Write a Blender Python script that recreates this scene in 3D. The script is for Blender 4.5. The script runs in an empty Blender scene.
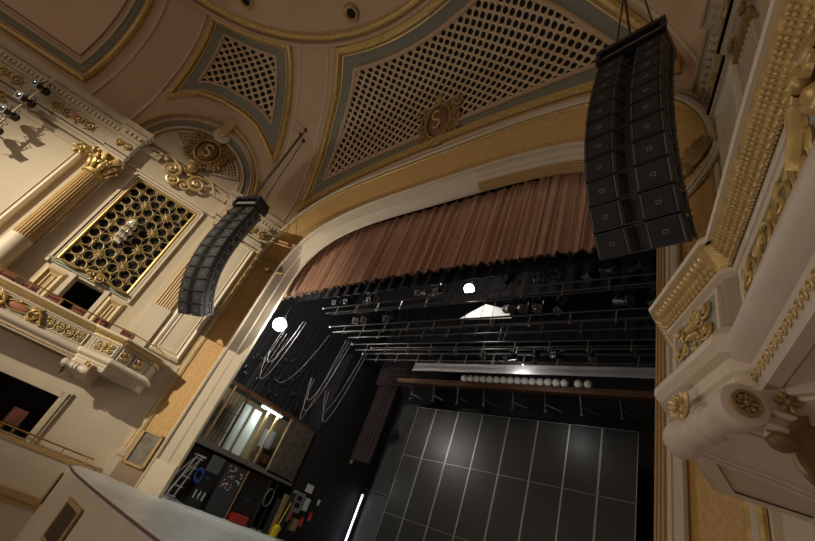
import bpy, bmesh, math, random
from math import sin, cos, pi, sqrt
from mathutils import Vector, Matrix
random.seed(7)
V = Vector
scn = bpy.context.scene
COL = scn.collection
FL = -0.35                      # stage floor level

# ------------------------------------------------------------------ materials
MATS = {}
def mat(name, col, rough=.6, metal=0, var=.08, scale=6, bump=0, emit=None, estr=0, spec=.5, trans=0, alpha=1, bscale=None, sheen=0):
    if name in MATS: return MATS[name]
    m = bpy.data.materials.new(name); m.use_nodes = True
    nt = m.node_tree; n = nt.nodes; L = nt.links
    b = n['Principled BSDF']
    b.inputs['Roughness'].default_value = rough
    b.inputs['Metallic'].default_value = metal
    b.inputs['Specular IOR Level'].default_value = spec
    if trans: b.inputs['Transmission Weight'].default_value = trans
    if sheen: b.inputs['Sheen Weight'].default_value = sheen
    tc = n.new('ShaderNodeTexCoord')
    nz = n.new('ShaderNodeTexNoise'); nz.inputs['Scale'].default_value = scale
    nz.inputs['Detail'].default_value = 5
    L.new(tc.outputs['Object'], nz.inputs['Vector'])
    cr = n.new('ShaderNodeValToRGB')
    cr.color_ramp.elements[0].position = .3; cr.color_ramp.elements[1].position = .7
    cr.color_ramp.elements[0].color = tuple(c*(1-var) for c in col)+(1,)
    cr.color_ramp.elements[1].color = tuple(min(1, c*(1+var)) for c in col)+(1,)
    L.new(nz.outputs['Fac'], cr.inputs['Fac'])
    L.new(cr.outputs['Color'], b.inputs['Base Color'])
    if bump:
        n2 = n.new('ShaderNodeTexNoise'); n2.inputs['Scale'].default_value = bscale or scale*4
        L.new(tc.outputs['Object'], n2.inputs['Vector'])
        bp = n.new('ShaderNodeBump'); bp.inputs['Strength'].default_value = bump; bp.inputs['Distance'].default_value = .02
        L.new(n2.outputs['Fac'], bp.inputs['Height']); L.new(bp.outputs['Normal'], b.inputs['Normal'])
    if emit:
        b.inputs['Emission Color'].default_value = tuple(emit)+(1,)
        b.inputs['Emission Strength'].default_value = estr
    MATS[name] = m
    return m
CREAM = mat('cream_plaster', (.58, .50, .375), .55, var=.05, scale=1.5, bump=.05)
IVORY = mat('ivory_paint', (.68, .59, .45), .5, var=.04, scale=2)
ROSE = mat('rose_plaster', (.66, .49, .345), .7, var=.05, scale=1)
CEIL = mat('ceiling_plaster', (.51, .365, .235), .7, var=.05, scale=1)
PANEL = mat('panel_paint', (.66, .57, .42), .5, var=.03, scale=2)
GOLD = mat('gold_leaf', (.54, .38, .14), .42, .45, var=.25, scale=9, bump=.15)
DULL = mat('dull_gold', (.36, .24, .095), .45, .4, var=.25, scale=9, bump=.2)
BRASS = mat('brass', (.72, .50, .16), .25, .9, var=.1)
BLUE = mat('blue_grey_paint', (.20, .20, .155), .7, var=.06)
SAGE = mat('sage_paint', (.33, .34, .27), .6, var=.08)
WALLP = mat('gold_wallpaper', (.49, .29, .09), .6, var=.16, scale=14, bump=.08)
TAN = mat('tan_moulding', (.42, .27, .11), .55, var=.08)
BROWN = mat('brown_moulding', (.25, .17, .10), .55, var=.08)
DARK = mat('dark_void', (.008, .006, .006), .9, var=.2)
REDV = mat('red_velvet', (.17, .050, .034), .85, var=.2, scale=30, sheen=.3)
PINK = mat('pink_marble', (.40, .16, .11), .4, var=.2, scale=20)
SPK = mat('speaker_shell', (.012, .0125, .0145), .45, var=.15, scale=20, bump=.1)
SPKG = mat('speaker_grille', (.015, .0155, .017), .6, var=.2, scale=60, bump=.4, bscale=300)
SPKH = mat('speaker_horn', (.06, .062, .07), .35, var=.1)
SPKE = mat('speaker_trim', (.13, .13, .135), .35, .3)
BADGE = mat('badge_grey', (.20, .20, .20), .4)
BLACK = mat('black_paint', (.012, .012, .014), .45, var=.2)
STEEL = mat('steel', (.30, .30, .30), .35, .8)
DSTEEL = mat('dark_steel', (.04, .04, .042), .4, .6)
WALLB = mat('black_wall', (.016, .016, .019), .75, var=.25, scale=3, bump=.1)
BCLOTH = mat('black_masking_cloth', (.006, .005, .0065), .95, var=.2)
MAROON = mat('maroon_cloth', (.009, .0035, .005), .95, var=.2, scale=10)
FLOORM = mat('grey_stage_floor', (.56, .575, .55), .42, var=.14, scale=2, bump=.08)
WOOD = mat('raw_wood', (.36, .23, .11), .6, var=.2, scale=12)
RUST = mat('rust_painted_steel', (.09, .037, .016), .5, var=.2)
WHITE = mat('white_cloth', (.75, .75, .73), .7, var=.04)
WHITEM = mat('white_metal', (.62, .64, .62), .4)
ALU = mat('aluminium', (.72, .73, .75), .35, .2)
BLUEP = mat('blue_plastic', (.02, .08, .42), .4)
REDP = mat('red_plastic', (.5, .035, .025), .4)
YELP = mat('yellow_plastic', (.75, .55, .02), .4)
GREYM = mat('grey_metal', (.30, .31, .31), .45, .3)
CABLE = mat('grey_cable', (.13, .13, .14), .5)
REDCARPET = mat('red_carpet', (.10, .03, .025), .95, var=.2, scale=40)
LAMP = mat('work_lamp_glow', (1, 1, 1), .4, emit=(1, .95, .86), estr=60)
TUBE = mat('fluorescent_glow', (1, 1, 1), .4, emit=(.86, 1, .95), estr=14)
CRACK = mat('crack_light_glow', (1, 1, 1), .4, emit=(.85, .88, 1), estr=5)
GLOBE = mat('globe_glass', (.80, .78, .74), .25, var=.03)
CRYST = mat('crystal_glass', (.55, .50, .38), .1, var=.3, scale=40, spec=.8)
MIRR = mat('framed_glass', (.20, .18, .14), .12, var=.3, scale=4)
def flat_mat():
    m = mat('black_flat_panel', (.012, .0115, .011), .34, var=.3, scale=1.2, bump=.06, bscale=9, spec=.4)
    return m
FLATM = flat_mat()
def curtain_mat():
    m = mat('copper_velvet', (.44, .255, .17), .75, var=.12, scale=3, sheen=.4)
    return m
CURT = curtain_mat()

# ------------------------------------------------------------------ mesh builder
class MB:
    def __init__(s): s.v = []; s.f = []
    def add(s, vs, fs):
        k = len(s.v); s.v += [V(p) for p in vs]; s.f += [tuple(k+i for i in f) for f in fs]; return s
    def hexa(s, p):   # 8 points bottom 4 / top 4
        return s.add(p, [(0,3,2,1),(4,5,6,7),(0,1,5,4),(1,2,6,5),(2,3,7,6),(3,0,4,7)])
    def box(s, c, d, M=None):
        x, y, z = d[0]/2, d[1]/2, d[2]/2
        ps = [V(a) for a in ((-x,-y,-z),(x,-y,-z),(x,y,-z),(-x,y,-z),(-x,-y,z),(x,-y,z),(x,y,z),(-x,y,z))]
        if M: ps = [M @ p for p in ps]
        return s.hexa([p+V(c) for p in ps])
    def obox(s, o, a, b, c):
        o, a, b, c = V(o), V(a), V(b), V(c)
        return s.hexa([o, o+a, o+a+b, o+b, o+c, o+a+c, o+a+b+c, o+b+c])
    def wbox(s, side, t0, t1, z0, z1, d0, d1):
        P = lambda t, z, d: WP(side, t, z, d)
        return s.hexa([P(t0,z0,d0),P(t1,z0,d0),P(t1,z0,d1),P(t0,z0,d1),P(t0,z1,d0),P(t1,z1,d0),P(t1,z1,d1),P(t0,z1,d1)])
    def tube(s, pts, r, n=8, closed=False, cap=True):
        pts = [V(p) for p in pts]; m = len(pts)
        rs = r if isinstance(r, (list, tuple)) else [r]*m
        k = len(s.v); ref = None
        for i, p in enumerate(pts):
            a = pts[(i-1) % m] if (closed or i) else p
            b = pts[(i+1) % m] if (closed or i < m-1) else p
            t = (b-a)
            if t.length < 1e-9: t = V((0,0,1))
            t.normalize()
            if ref is None:
                ref = t.orthogonal().normalized()
            else:
                ref = ref - t*ref.dot(t)
                ref = ref.normalized() if ref.length > 1e-6 else t.orthogonal().normalized()
            bn = t.cross(ref)
            for j in range(n):
                q = 2*pi*j/n
                s.v.append(p + (ref*cos(q)+bn*sin(q))*rs[i])
        for i in range(m if closed else m-1):
            i2 = (i+1) % m
            for j in range(n):
                j2 = (j+1) % n
                s.f.append((k+i*n+j, k+i*n+j2, k+i2*n+j2, k+i2*n+j))
        if cap and not closed:
            s.f.append(tuple(k+j for j in range(n-1,-1,-1))); s.f.append(tuple(k+(m-1)*n+j for j in range(n)))
        return s
    def lathe(s, prof, o, axis=(0,0,1), n=20, rmod=None, cap=True):
        ax = V(axis).normalized(); u = ax.orthogonal().normalized(); w = ax.cross(u); k = len(s.v); o = V(o)
        if abs(ax.z) > .99: u, w = V((1,0,0)), V((0,1,0))
        for i, (r, h) in enumerate(prof):
            for j in range(n):
                q = 2*pi*j/n; rr = r*(rmod(j, i) if rmod else 1)
                s.v.append(o + ax*h + (u*cos(q)+w*sin(q))*rr)
        for i in range(len(prof)-1):
            for j in range(n):
                j2 = (j+1) % n; s.f.append((k+i*n+j, k+i*n+j2, k+(i+1)*n+j2, k+(i+1)*n+j))
        if cap:
            s.f.append(tuple(k+j for j in range(n-1,-1,-1))); s.f.append(tuple(k+(len(prof)-1)*n+j for j in range(n)))
        return s
    def ball(s, c, r, n=8, m=5, X=None, Y=None, Z=None):
        r = r if isinstance(r, (tuple, list)) else (r, r, r)
        X, Y, Z = X or V((1,0,0)), Y or V((0,1,0)), Z or V((0,0,1)); c = V(c); k = len(s.v)
        s.v.append(c - Z*r[2])
        for i in range(1, m):
            a = -pi/2 + pi*i/m
            for j in range(n):
                q = 2*pi*j/n
                s.v.append(c + X*(r[0]*cos(a)*cos(q)) + Y*(r[1]*cos(a)*sin(q)) + Z*(r[2]*sin(a)))
        s.v.append(c + Z*r[2]); top = len(s.v)-1
        for j in range(n):
            j2 = (j+1) % n; s.f.append((k, k+1+j2, k+1+j)); s.f.append((top, top-n+j, top-n+j2))
        for i in range(m-2):
            for j in range(n):
                j2 = (j+1) % n; s.f.append((k+1+i*n+j, k+1+i*n+j2, k+1+(i+1)*n+j2, k+1+(i+1)*n+j))
        return s
    def grid(s, fn, us, vs):
        k = len(s.v); nu, nv = len(us), len(vs)
        for u in us:
            for v in vs: s.v.append(V(fn(u, v)))
        for i in range(nu-1):
            for j in range(nv-1): s.f.append((k+i*nv+j, k+(i+1)*nv+j, k+(i+1)*nv+j+1, k+i*nv+j+1))
        return s
    def loft(s, curves, closed=False):
        k = len(s.v); n = len(curves[0])
        for c in curves: s.v += [V(p) for p in c]
        for i in range(len(curves)-1):
            for j in range(n if closed else n-1):
                j2 = (j+1) % n; s.f.append((k+i*n+j, k+i*n+j2, k+(i+1)*n+j2, k+(i+1)*n+j))
        return s
    def prism(s, poly, vec):
        n = len(poly); vec = V(vec); k = len(s.v)
        s.v += [V(p) for p in poly] + [V(p)+vec for p in poly]
        s.f.append(tuple(k+i for i in range(n-1,-1,-1))); s.f.append(tuple(k+n+i for i in range(n)))
        for i in range(n):
            j = (i+1) % n; s.f.append((k+i, k+j, k+n+j, k+n+i))
        return s
    def sweep(s, prof, path, sgn=1, cap=True):
        """profile [(out, z)] carried along a plan path [(x, y)] with mitred corners"""
        path = [V((p[0], p[1])) for p in path]; m = len(path); k = len(s.v); np_ = len(prof)
        for i, p in enumerate(path):
            ns = []
            if i: d = (p-path[i-1]).normalized(); ns.append(V((d.y, -d.x)))
            if i < m-1: d = (path[i+1]-p).normalized(); ns.append(V((d.y, -d.x)))
            nn = ns[0] if len(ns) == 1 else (ns[0]+ns[1])/(1+ns[0].dot(ns[1]))
            for o, z in prof: s.v.append(V((p.x+nn.x*o*sgn, p.y+nn.y*o*sgn, z)))
        for i in range(m-1):
            for j in range(np_-1): s.f.append((k+i*np_+j, k+(i+1)*np_+j, k+(i+1)*np_+j+1, k+i*np_+j+1))
        if cap and np_ > 2:
            s.f.append(tuple(k+j for j in range(np_))); s.f.append(tuple(k+(m-1)*np_+j for j in range(np_-1,-1,-1)))
        return s
    def mirror(s, side):
        if side < 0:
            for p in s.v: p.x = -p.x
        return s
    def build(s, name, m, parent=None, smooth=False):
        rt = parent
        while rt is not None and rt.parent is not None: rt = rt.parent
        if rt is not None: off = V(rt.location)
        else:
            xs = [p.x for p in s.v]; ys = [p.y for p in s.v]; zs = [p.z for p in s.v]
            off = V(((min(xs)+max(xs))/2, (min(ys)+max(ys))/2, min(zs)))
        me = bpy.data.meshes.new(name)
        me.from_pydata([p-off for p in s.v], [], s.f)
        bm = bmesh.new(); bm.from_mesh(me); bmesh.ops.recalc_face_normals(bm, faces=bm.faces[:]); bm.to_mesh(me); bm.free()
        if smooth:
            for p in me.polygons: p.use_smooth = True
            try: me.set_sharp_from_angle(angle=.7)
            except Exception: pass
        me.materials.append(m)
        o = bpy.data.objects.new(name, me); COL.objects.link(o)
        if parent is not None: o.parent = parent
        else: o.location = off
        return o
def tag(o, label, cat, group=None, kind=None):
    if label: o['label'] = label
    if cat: o['category'] = cat
    if group: o['group'] = group
    if kind: o['kind'] = kind
    return o
def thing(name, label, cat, loc=(0,0,0), group=None):
    o = bpy.data.objects.new(name, None); COL.objects.link(o); o.location = loc
    o.empty_display_size = .1
    return tag(o, label, cat, group)
def struct(name, mb, m, smooth=False):
    o = mb.build(name, m, None, smooth); o['kind'] = 'structure'; return o
def copy_tree(o, parent=None):
    c = o.copy(); COL.objects.link(c)
    if parent is not None: c.parent = parent
    for ch in list(o.children): copy_tree(ch, c)
    return c
def lerp(a, b, k): return a+(b-a)*k
def lin(a, b, n): return [a+(b-a)*i/(n-1) for i in range(n)]
def interp(tab, x):
    if x <= tab[0][0]: return tab[0][1]
    for (a, b), (c, d) in zip(tab, tab[1:]):
        if x <= c: return b+(d-b)*(x-a)/(c-a)
    return tab[-1][1]

# ------------------------------------------------------------------ frames of the place
def WP(side, t, z, d=0):          # splay wall: t along it from the stage, d out into the room
    return V((side*(8.6+.342*t-.94*d), -.94*t-.342*d, z))
def WN(side): return V((-side*.94, -.342, 0))
def WU(side): return V((side*.342, -.94, 0))
YC, RR, ZR, TC, DC = -15.3, 10.15, 17.6, 11.44, 13.3
def zb1(x): return 11.6+2.5*sqrt(max(0, 1-(abs(x)/9.0)**2.3))
def S1(x, v, off=0):
    yb, zb = -1.2, zb1(x); yr = YC+sqrt(max(.01, RR*RR-x*x)); a = v*pi/2
    p = V((x, yb+(yr-yb)*(1-cos(a)), zb+(ZR-zb)*sin(a)))
    if off: p += V((0, -cos(a), -sin(a)))*off
    return p
def S2(side, t, v, off=0):
    dr = DC-sqrt(max(.01, RR*RR-(t-TC)**2)) if abs(t-TC) < RR else DC
    a = v*pi/2
    return WP(side, t, 12.4+(ZR-12.4)*sin(a)-off*sin(a), dr*(1-cos(a))+off*cos(a))
def sup(a, b, n, m, th, y, z0=9.0):  # superellipse arch, th 0..pi from +x to -x
    c, s_ = cos(th), sin(th)
    return V((a*math.copysign(abs(c)**(2/n), c), y, z0+b*abs(s_)**(2/m)))
def arch_curve(a, b, n, m, y, N=48, z_low=FL):
    low = [V((a, y, lerp(z_low, 9, i/6))) for i in range(6)]
    mid = [sup(a, b, n, m, pi*i/N, y) for i in range(N+1)]
    return low+mid+[V((-p.x, p.y, p.z)) for p in reversed(low)]

# ------------------------------------------------------------------ ornament helpers
def spiral(mb, O, U, W, N, r0, turns=1.6, flip=1, th=.03, start=0, n=6, steps=22):
    pts = []; rs = []
    for i in range(steps):
        k = i/(steps-1); a = start+flip*2*pi*turns*k; r = r0*(1-k)**.8*.95+.05*r0
        pts.append(O+U*(r*cos(a))+W*(r*sin(a))+N*(th*.6+th*.8*k)); rs.append(th*(1-.45*k))
    mb.tube(pts, rs, n)
    mb.ball(pts[-1], th*1.3, 6, 4)
def leaf(mb, O, D, N, L, w):
    S_ = D.cross(N).normalized()
    mb.ball(O+D*L*.5, (L*.5, w*.5, w*.35), 7, 4, D, S_, N)
def rinceau(mb, O, U, W, N, w, h, cells, th=.03):
    """running acanthus scroll filling w x h centred on O"""
    cw = w/cells
    for i in range(cells):
        c = O+U*(-w/2+cw*(i+.5)); f = 1 if i % 2 else -1
        r = min(cw*.48, h*.42)
        spiral(mb, c, U, W, N, r, 1.6, f, th, start=-f*pi/2)
        for q in range(5):
            a = q*1.26+i; D = U*cos(a)+W*sin(a)
            leaf(mb, c+D*r*.75, D, N, r*.65, r*.3)
def urn(mb, O, U, W, N, h):
    for k, r in ((-.45,.16),(-.38,.10),(-.25,.07),(-.1,.26),(.1,.30),(.25,.2),(.32,.24)):
        mb.ball(O+W*(h*k), (h*r, h*.10, h*.55*r), 8, 5, U, W, N)
    for f in (-1, 1):
        spiral(mb, O+U*f*h*.42+W*h*.1, U, W, N, h*.2, 1.3, f, h*.045, start=pi/2)
        spiral(mb, O+U*f*h*.34-W*h*.3, U, W, N, h*.17, 1.3, -f, h*.04, start=pi/2)
        for q in range(4):
            D = (U*f*cos(q*.5)+W*sin(q*.5)).normalized(); leaf(mb, O+W*h*.28+D*h*.1, D, N, h*.3, h*.1)
def letter_s(mb, O, U, W, N, h, th):
    pts = []
    for i in range(13):
        a = lerp(.35, 1.5*pi, i/12); pts.append(O+W*h*.25+U*(h*.22*cos(a))+W*(h*.25*sin(a)))
    for i in range(1, 13):
        a = lerp(pi/2, -pi+.35, i/12); pts.append(O-W*h*.25+U*(h*.24*cos(a))+W*(h*.25*sin(a)))
    mb.tube([p+N*th for p in pts], [th*(.7+.6*sin(pi*i/24)) for i in range(len(pts))], 6)
def cartouche(root, O, U, W, N, h, field=True):
    mb = MB(); mb.ball(O+N*.02*h, (h*.25, h*.33, h*.08), 20, 6, U, W, N); shield = mb.build('shield', PINK if field else mat('umber_gold', (.22,.12,.045), .5, .2), root, True)
    mb = MB(); letter_s(mb, O+N*h*.09, U, W, N, h*.36, h*.022); mb.build('letter', BADGE2, shield, True)
    mb = MB()
    mb.tube([O+U*(h*.29*cos(2*pi*i/28))+W*(h*.37*sin(2*pi*i/28))+N*.05*h for i in range(28)], h*.035, 8, True)
    mb.build('oval_rim', DULL, root, True)
    mb = MB()
    for i in range(14):
        a = 2*pi*i/14; D = U*cos(a)*.85+W*sin(a)
        spiral(mb, O+D*h*.43, U, W, N, h*.1, 1.3, 1 if i % 2 else -1, h*.028, a)
        leaf(mb, O+D*h*.38, D.normalized(), N, h*.2, h*.1)
    for f in (-1, 1):
        for q in range(3): spiral(mb, O+U*f*h*(.36+.05*q)+W*h*(-.3+.3*q), U, W, N, h*.13, 1.4, f, h*.035, q)
    mb.ball(O+W*h*.5+N*.05*h, (h*.11, h*.11, h*.07), 8, 5, U, W, N)
    mb.ball(O-W*h*.5+N*.05*h, (h*.16, h*.08, h*.07), 8, 5, U, W, N)
    mb.build('scroll_frame', DULL, root, True)
BADGE2 = mat('pale_gold', (.66, .50, .24), .4, .4)

# ------------------------------------------------------------------ camera
R_ = ((0.757,-0.125,-0.641),(0.564,0.619,0.546),(0.329,-0.775,0.539))
cx, cz = V([r[0] for r in R_]).normalized(), V([r[2] for r in R_]).normalized()
cy = cz.cross(cx).normalized(); cx = cy.cross(cz)
cam = bpy.data.cameras.new('camera'); camo = bpy.data.objects.new('camera', cam); COL.objects.link(camo)
M = Matrix((( cx.x,-cy.x,-cz.x, 9.34),(cx.y,-cy.y,-cz.y,-8.0),(cx.z,-cy.z,-cz.z,.8),(0,0,0,1)))
camo.matrix_world = M
cam.sensor_width = 36; cam.lens = 36*417.5/815; cam.clip_start = .05; cam.clip_end = 200
scn.camera = camo

# ------------------------------------------------------------------ room shell
def wall_holes(side):
    holes = [(4.86,7.55,5.42,10.05),(5.53,6.66,3.1,5.13),(4.35,9.6,-.28,1.25)]
    ts = sorted({1.45,3.2,9.4,13.,18.,24.}|{h[0] for h in holes}|{h[1] for h in holes})
    zs = sorted({-3.2,-.28,3.1,12.05}|{h[2] for h in holes}|{h[3] for h in holes})
    mb = MB()
    for a, b in zip(ts, ts[1:]):
        for c, d in zip(zs, zs[1:]):
            if any(h[0]-1e-6 <= a and b <= h[1]+1e-6 and h[2]-1e-6 <= c and d <= h[3]+1e-6 for h in holes): continue
            mb.add([WP(side,a,c),WP(side,b,c),WP(side,b,d),WP(side,a,d)], [(0,1,2,3)])
    # the wall above the cornice, behind the side vault
    mb.add([WP(side,9.3,12.05),WP(side,24,12.05),WP(side,24,12.4),WP(side,9.3,12.4)], [(0,1,2,3)])
    mb.add([WP(side,1.0,12.05),WP(side,3.3,12.05),WP(side,3.3,12.4),WP(side,1.0,12.4)], [(0,1,2,3)])
    # reveals
    for h, dp in zip(holes, (.35,.5,.6)):
        P = lambda t, z, d: WP(side, t, z, d)
        for (a, b) in (((h[0],h[2]),(h[1],h[2])),((h[1],h[2]),(h[1],h[3])),((h[1],h[3]),(h[0],h[3])),((h[0],h[3]),(h[0],h[2]))):
            mb.add([P(a[0],a[1],0),P(b[0],b[1],0),P(b[0],b[1],-dp),P(a[0],a[1],-dp)], [(0,1,2,3)])
    # tympanum half disc
    n = 32; pts = [WP(side, 6.25-2.35*cos(pi*i/n), 12.0+2.35*sin(pi*i/n)) for i in range(n+1)]
    mb.add(pts+[WP(side,6.25,12.0)], [(i,i+1,n+1) for i in range(n)])
    struct('wall_left' if side < 0 else 'wall_right', mb, CREAM)
    # dark rooms behind the openings
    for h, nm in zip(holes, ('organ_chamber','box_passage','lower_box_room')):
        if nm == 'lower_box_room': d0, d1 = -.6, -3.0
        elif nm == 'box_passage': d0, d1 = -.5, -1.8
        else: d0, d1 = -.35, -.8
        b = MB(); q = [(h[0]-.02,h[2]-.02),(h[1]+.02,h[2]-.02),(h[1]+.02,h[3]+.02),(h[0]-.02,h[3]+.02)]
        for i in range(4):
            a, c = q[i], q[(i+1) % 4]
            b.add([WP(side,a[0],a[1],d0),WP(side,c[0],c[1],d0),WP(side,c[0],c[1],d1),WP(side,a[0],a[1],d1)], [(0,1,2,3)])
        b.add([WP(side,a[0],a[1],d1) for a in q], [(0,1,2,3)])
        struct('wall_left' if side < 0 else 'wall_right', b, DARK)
for sd in (-1, 1): wall_holes(sd)

# proscenium reveal: cream pier, wallpaper band, outer mouldings
I_ = arch_curve(7.63, 3.15, 4, 2.5, 0); Ib = arch_curve(7.63, 3.15, 4, 2.5, .10)
I2 = arch_curve(7.85, 3.28, 3.9, 2.5, -.27); I3 = arch_curve(7.87, 3.30, 3.9, 2.5, -.33)
M_ = arch_curve(8.12, 3.58, 3.5, 2.5, -.64); M2 = arch_curve(8.18, 3.64, 3.5, 2.5, -.64)
O_ = arch_curve(8.88, 4.25, 4, 2.8, -1.36); O2 = arch_curve(8.97, 4.38, 3.95, 2.75, -1.42)
O3 = arch_curve(9.14, 4.52, 3.9, 2.7, -1.40)
struct('wall_proscenium', MB().loft([I2, I3, M_, M2]), CREAM)
H = len(I_)//2
struct('wall_proscenium', MB().loft([c[:H] for c in (Ib, I_, I2)]), TAN); struct('wall_proscenium', MB().loft([c[H-1:] for c in (Ib, I_, I2)]), CREAM)
struct('wall_proscenium', MB().loft([M2, O_]), WALLP)
struct('trim_1', MB().tube(O_, .05, 6), GOLD, True)
struct('trim_2', MB().tube(O2, .075, 8), CREAM, True)
struct('trim_3', MB().loft([O2, O3]), BROWN)
struct('trim_4', MB().tube([p+V((0,-.05,0)) for p in M_], .06, 6), CREAM, True)
for off, r in ((.03,.03),(.10,.035),(.17,.035)):
    struct('trim_5', MB().tube(arch_curve(7.63+off, 3.15+off*.6, 3.95, 2.5, -.02-1.25*off)[:H], r, 6), TAN, True)
for a_, b_, y_ in ((7.93,3.38,-.43),(8.04,3.49,-.56)): struct('trim_6', MB().tube(arch_curve(a_, b_, 3.7, 2.5, y_)[:H], .035, 6), CREAM, True)
# spandrel between the wallpaper arch and the ceiling panel
xs = lin(-8.75, 8.75, 41)
def Oz(x): return 9+4.25*(max(0, 1-(abs(x)/8.88)**4))**(1/2.8)
struct('wall_proscenium', MB().loft([[V((x,-1.38,Oz(x)+.05)) for x in xs], [V((x,-1.34,lerp(Oz(x),zb1(x),.4))) for x in xs], [S1(x,0) for x in xs]]), CEIL, True)
for k, r, m in ((.35,.05,CREAM),(.75,.06,CREAM)):
    struct('trim_7', MB().tube([V((x,-1.40+.15*k,lerp(Oz(x)+.05,zb1(x),k))) for x in xs], r, 6), m, True)

# ceiling vault over the proscenium and over each box
GX = [(0,8.75),(.05,8.62),(.25,7.95),(.52,6.5),(.71,5.3),(.97,3.9),(1.0,3.8)]
def gx(v): return interp(GX, v)
vs = lin(0, 1, 17)
struct('ceiling', MB().grid(lambda u, v: S1(u*gx(v), v), lin(-1,1,41), vs), CEIL, True)
TR = [(0,3.05),(.12,3.2),(.25,3.4),(.42,3.72),(.65,4.45),(1.0,5.62)]
def tr(v): return interp(TR, v)
def archlow(t):     # height at which the vault meets the box arch
    h = 9.30-(t-6.25)**2
    if h <= 0: return 0
    return math.asin(min(.9, max(0, (12.0+sqrt(h)-12.4)/(ZR-12.4))))*2/pi
for sd in (-1, 1):
    def f(u, k, sd=sd):
        t0 = 9.3; t = lerp(9.3, 3.0, u); lo = archlow(t)
        v = lerp(lo, 1, k); return S2(sd, max(t, tr(v)) if u > .5 else t, v)
    us = [0,.004]+[ .5-.5*cos(pi*i/44)*.99 for i in range(1,44)]+[1]
    struct('ceiling', MB().grid(f, sorted(us), lin(0,1,13)), CEIL, True)
    # ribs: between the two vaults, and beyond the box arch
    mb = MB(); a = [S2(sd, tr(v), v) for v in vs]; b = [S1(sd*gx(v), v) for v in vs]
    mb.loft([a, [lerp(p,q,.12)+V((0,0,-.05)) for p,q in zip(a,b)], [lerp(p,q,.5)+V((0,0,-.05)) for p,q in zip(a,b)], [lerp(p,q,.88)+V((0,0,-.05)) for p,q in zip(a,b)], b])
    struct('ceiling', mb, CREAM if 0 else CEIL, True)
    for k in (.17, .83): struct('trim_8', MB().tube([lerp(p,q,k)+V((0,0,-.06)) for p,q in zip(a,b)], .05, 6), CREAM, True)
    struct('ceiling', MB().grid(lambda t, v: S2(sd, t, v), [9.3,9.5,9.7,10.2,10.8,11.2,11.5], vs), CEIL, True)
    for t in (9.55, 11.35): struct('trim_8', MB().tube([S2(sd,t,v,.03) for v in vs], .06, 6), CREAM, True)
    struct('ceiling', MB().grid(lambda t, v: S2(sd, t, v), lin(11.5,22,15), lin(0,1,13)), CEIL, True)
    # the plain rose panel with its gold border beyond the second rib
    def border(t0, v0, t1, v1, inset, off):
        return [S2(sd,lerp(t0+inset,t1,i/14),v0+inset*.14,off) for i in range(14,0,-1)]+[S2(sd,t0+inset,lerp(v0+inset*.14,v1,i/14),off) for i in range(15)]
    struct('ceiling', MB().grid(lambda t, v: S2(sd, t, v, .02), lin(12.75,21,12), lin(.15,.97,10)), ROSE, True)
    struct('trim_9', MB().tube(border(11.8,.02,21,.97,.18,.06), .15, 8), GOLD, True)
    struct('trim_9', MB().loft([border(11.8,.02,21,.97,.42,.04), border(11.8,.02,21,.97,.66,.04)]), BLUE)
    struct('trim_9', MB().tube(border(11.8,.02,21,.97,.72,.05), .05, 6), CREAM, True)
    struct('trim_9', MB().tube(border(11.8,.02,21,.97,1.0,.03), .04, 6), BROWN, True)
# dome ring, flat ring soffit and dome
def ringpt(r, z, a): return V((r*sin(a), YC+r*cos(a), z))
N = 96; an = [2*pi*i/N for i in range(N+1)]
struct('ceiling', MB().loft([[ringpt(r,z,a) for a in an] for r, z in ((10.2,17.6),(10.12,17.7),(9.75,17.75),(9.6,17.8),(8.0,17.9),(7.8,17.85))]), CEIL, True)
struct('ceiling', MB().loft([[ringpt(r,z,a) for a in an] for r, z in ((7.8,17.9),(7.6,18.2),(6.8,19),(5,20.2),(2.5,21),(.05,21.2))]), ROSE, True)
struct('trim_10', MB().tube([ringpt(9.85,17.72,a) for a in an[:-1]], .14, 8, True), GOLD, True)
struct('trim_10', MB().tube([ringpt(7.85,17.85,a) for a in an[:-1]], .13, 8, True), GOLD, True)
struct('trim_10', MB().tube([ringpt(10.15,17.58,a) for a in an[:-1]], .10, 8, True), CEIL, True)
for i, (x, y, lb) in enumerate(((-6.55,-9.35,'round recessed ceiling downlight near the left arch rib, leftmost of two'),(-2.3,-6.45,'round recessed ceiling downlight above the big lattice ceiling panel, rightmost of two'))):
    t = thing('recessed_downlight', lb, 'ceiling light', (x,y,17.8), 'downlights in the ring of the dome')
    MB().lathe([(.20,.06),(.34,.06),(.36,-.02),(.30,-.07),(.20,-.04)], (x,y,17.8), n=24, cap=False).build('trim_ring', DULL, t, True)
    mb = MB()
    for q in range(16): mb.ball((x+.29*cos(q*pi/8), y+.29*sin(q*pi/8), 17.74), .035, 6, 4)
    mb.build('bead_ring', BADGE2, t)
    MB().lathe([(.21,.0),(.19,.05),(.02,.06)], (x,y,17.8), n=20).build('reflector', DARK, t)

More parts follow.
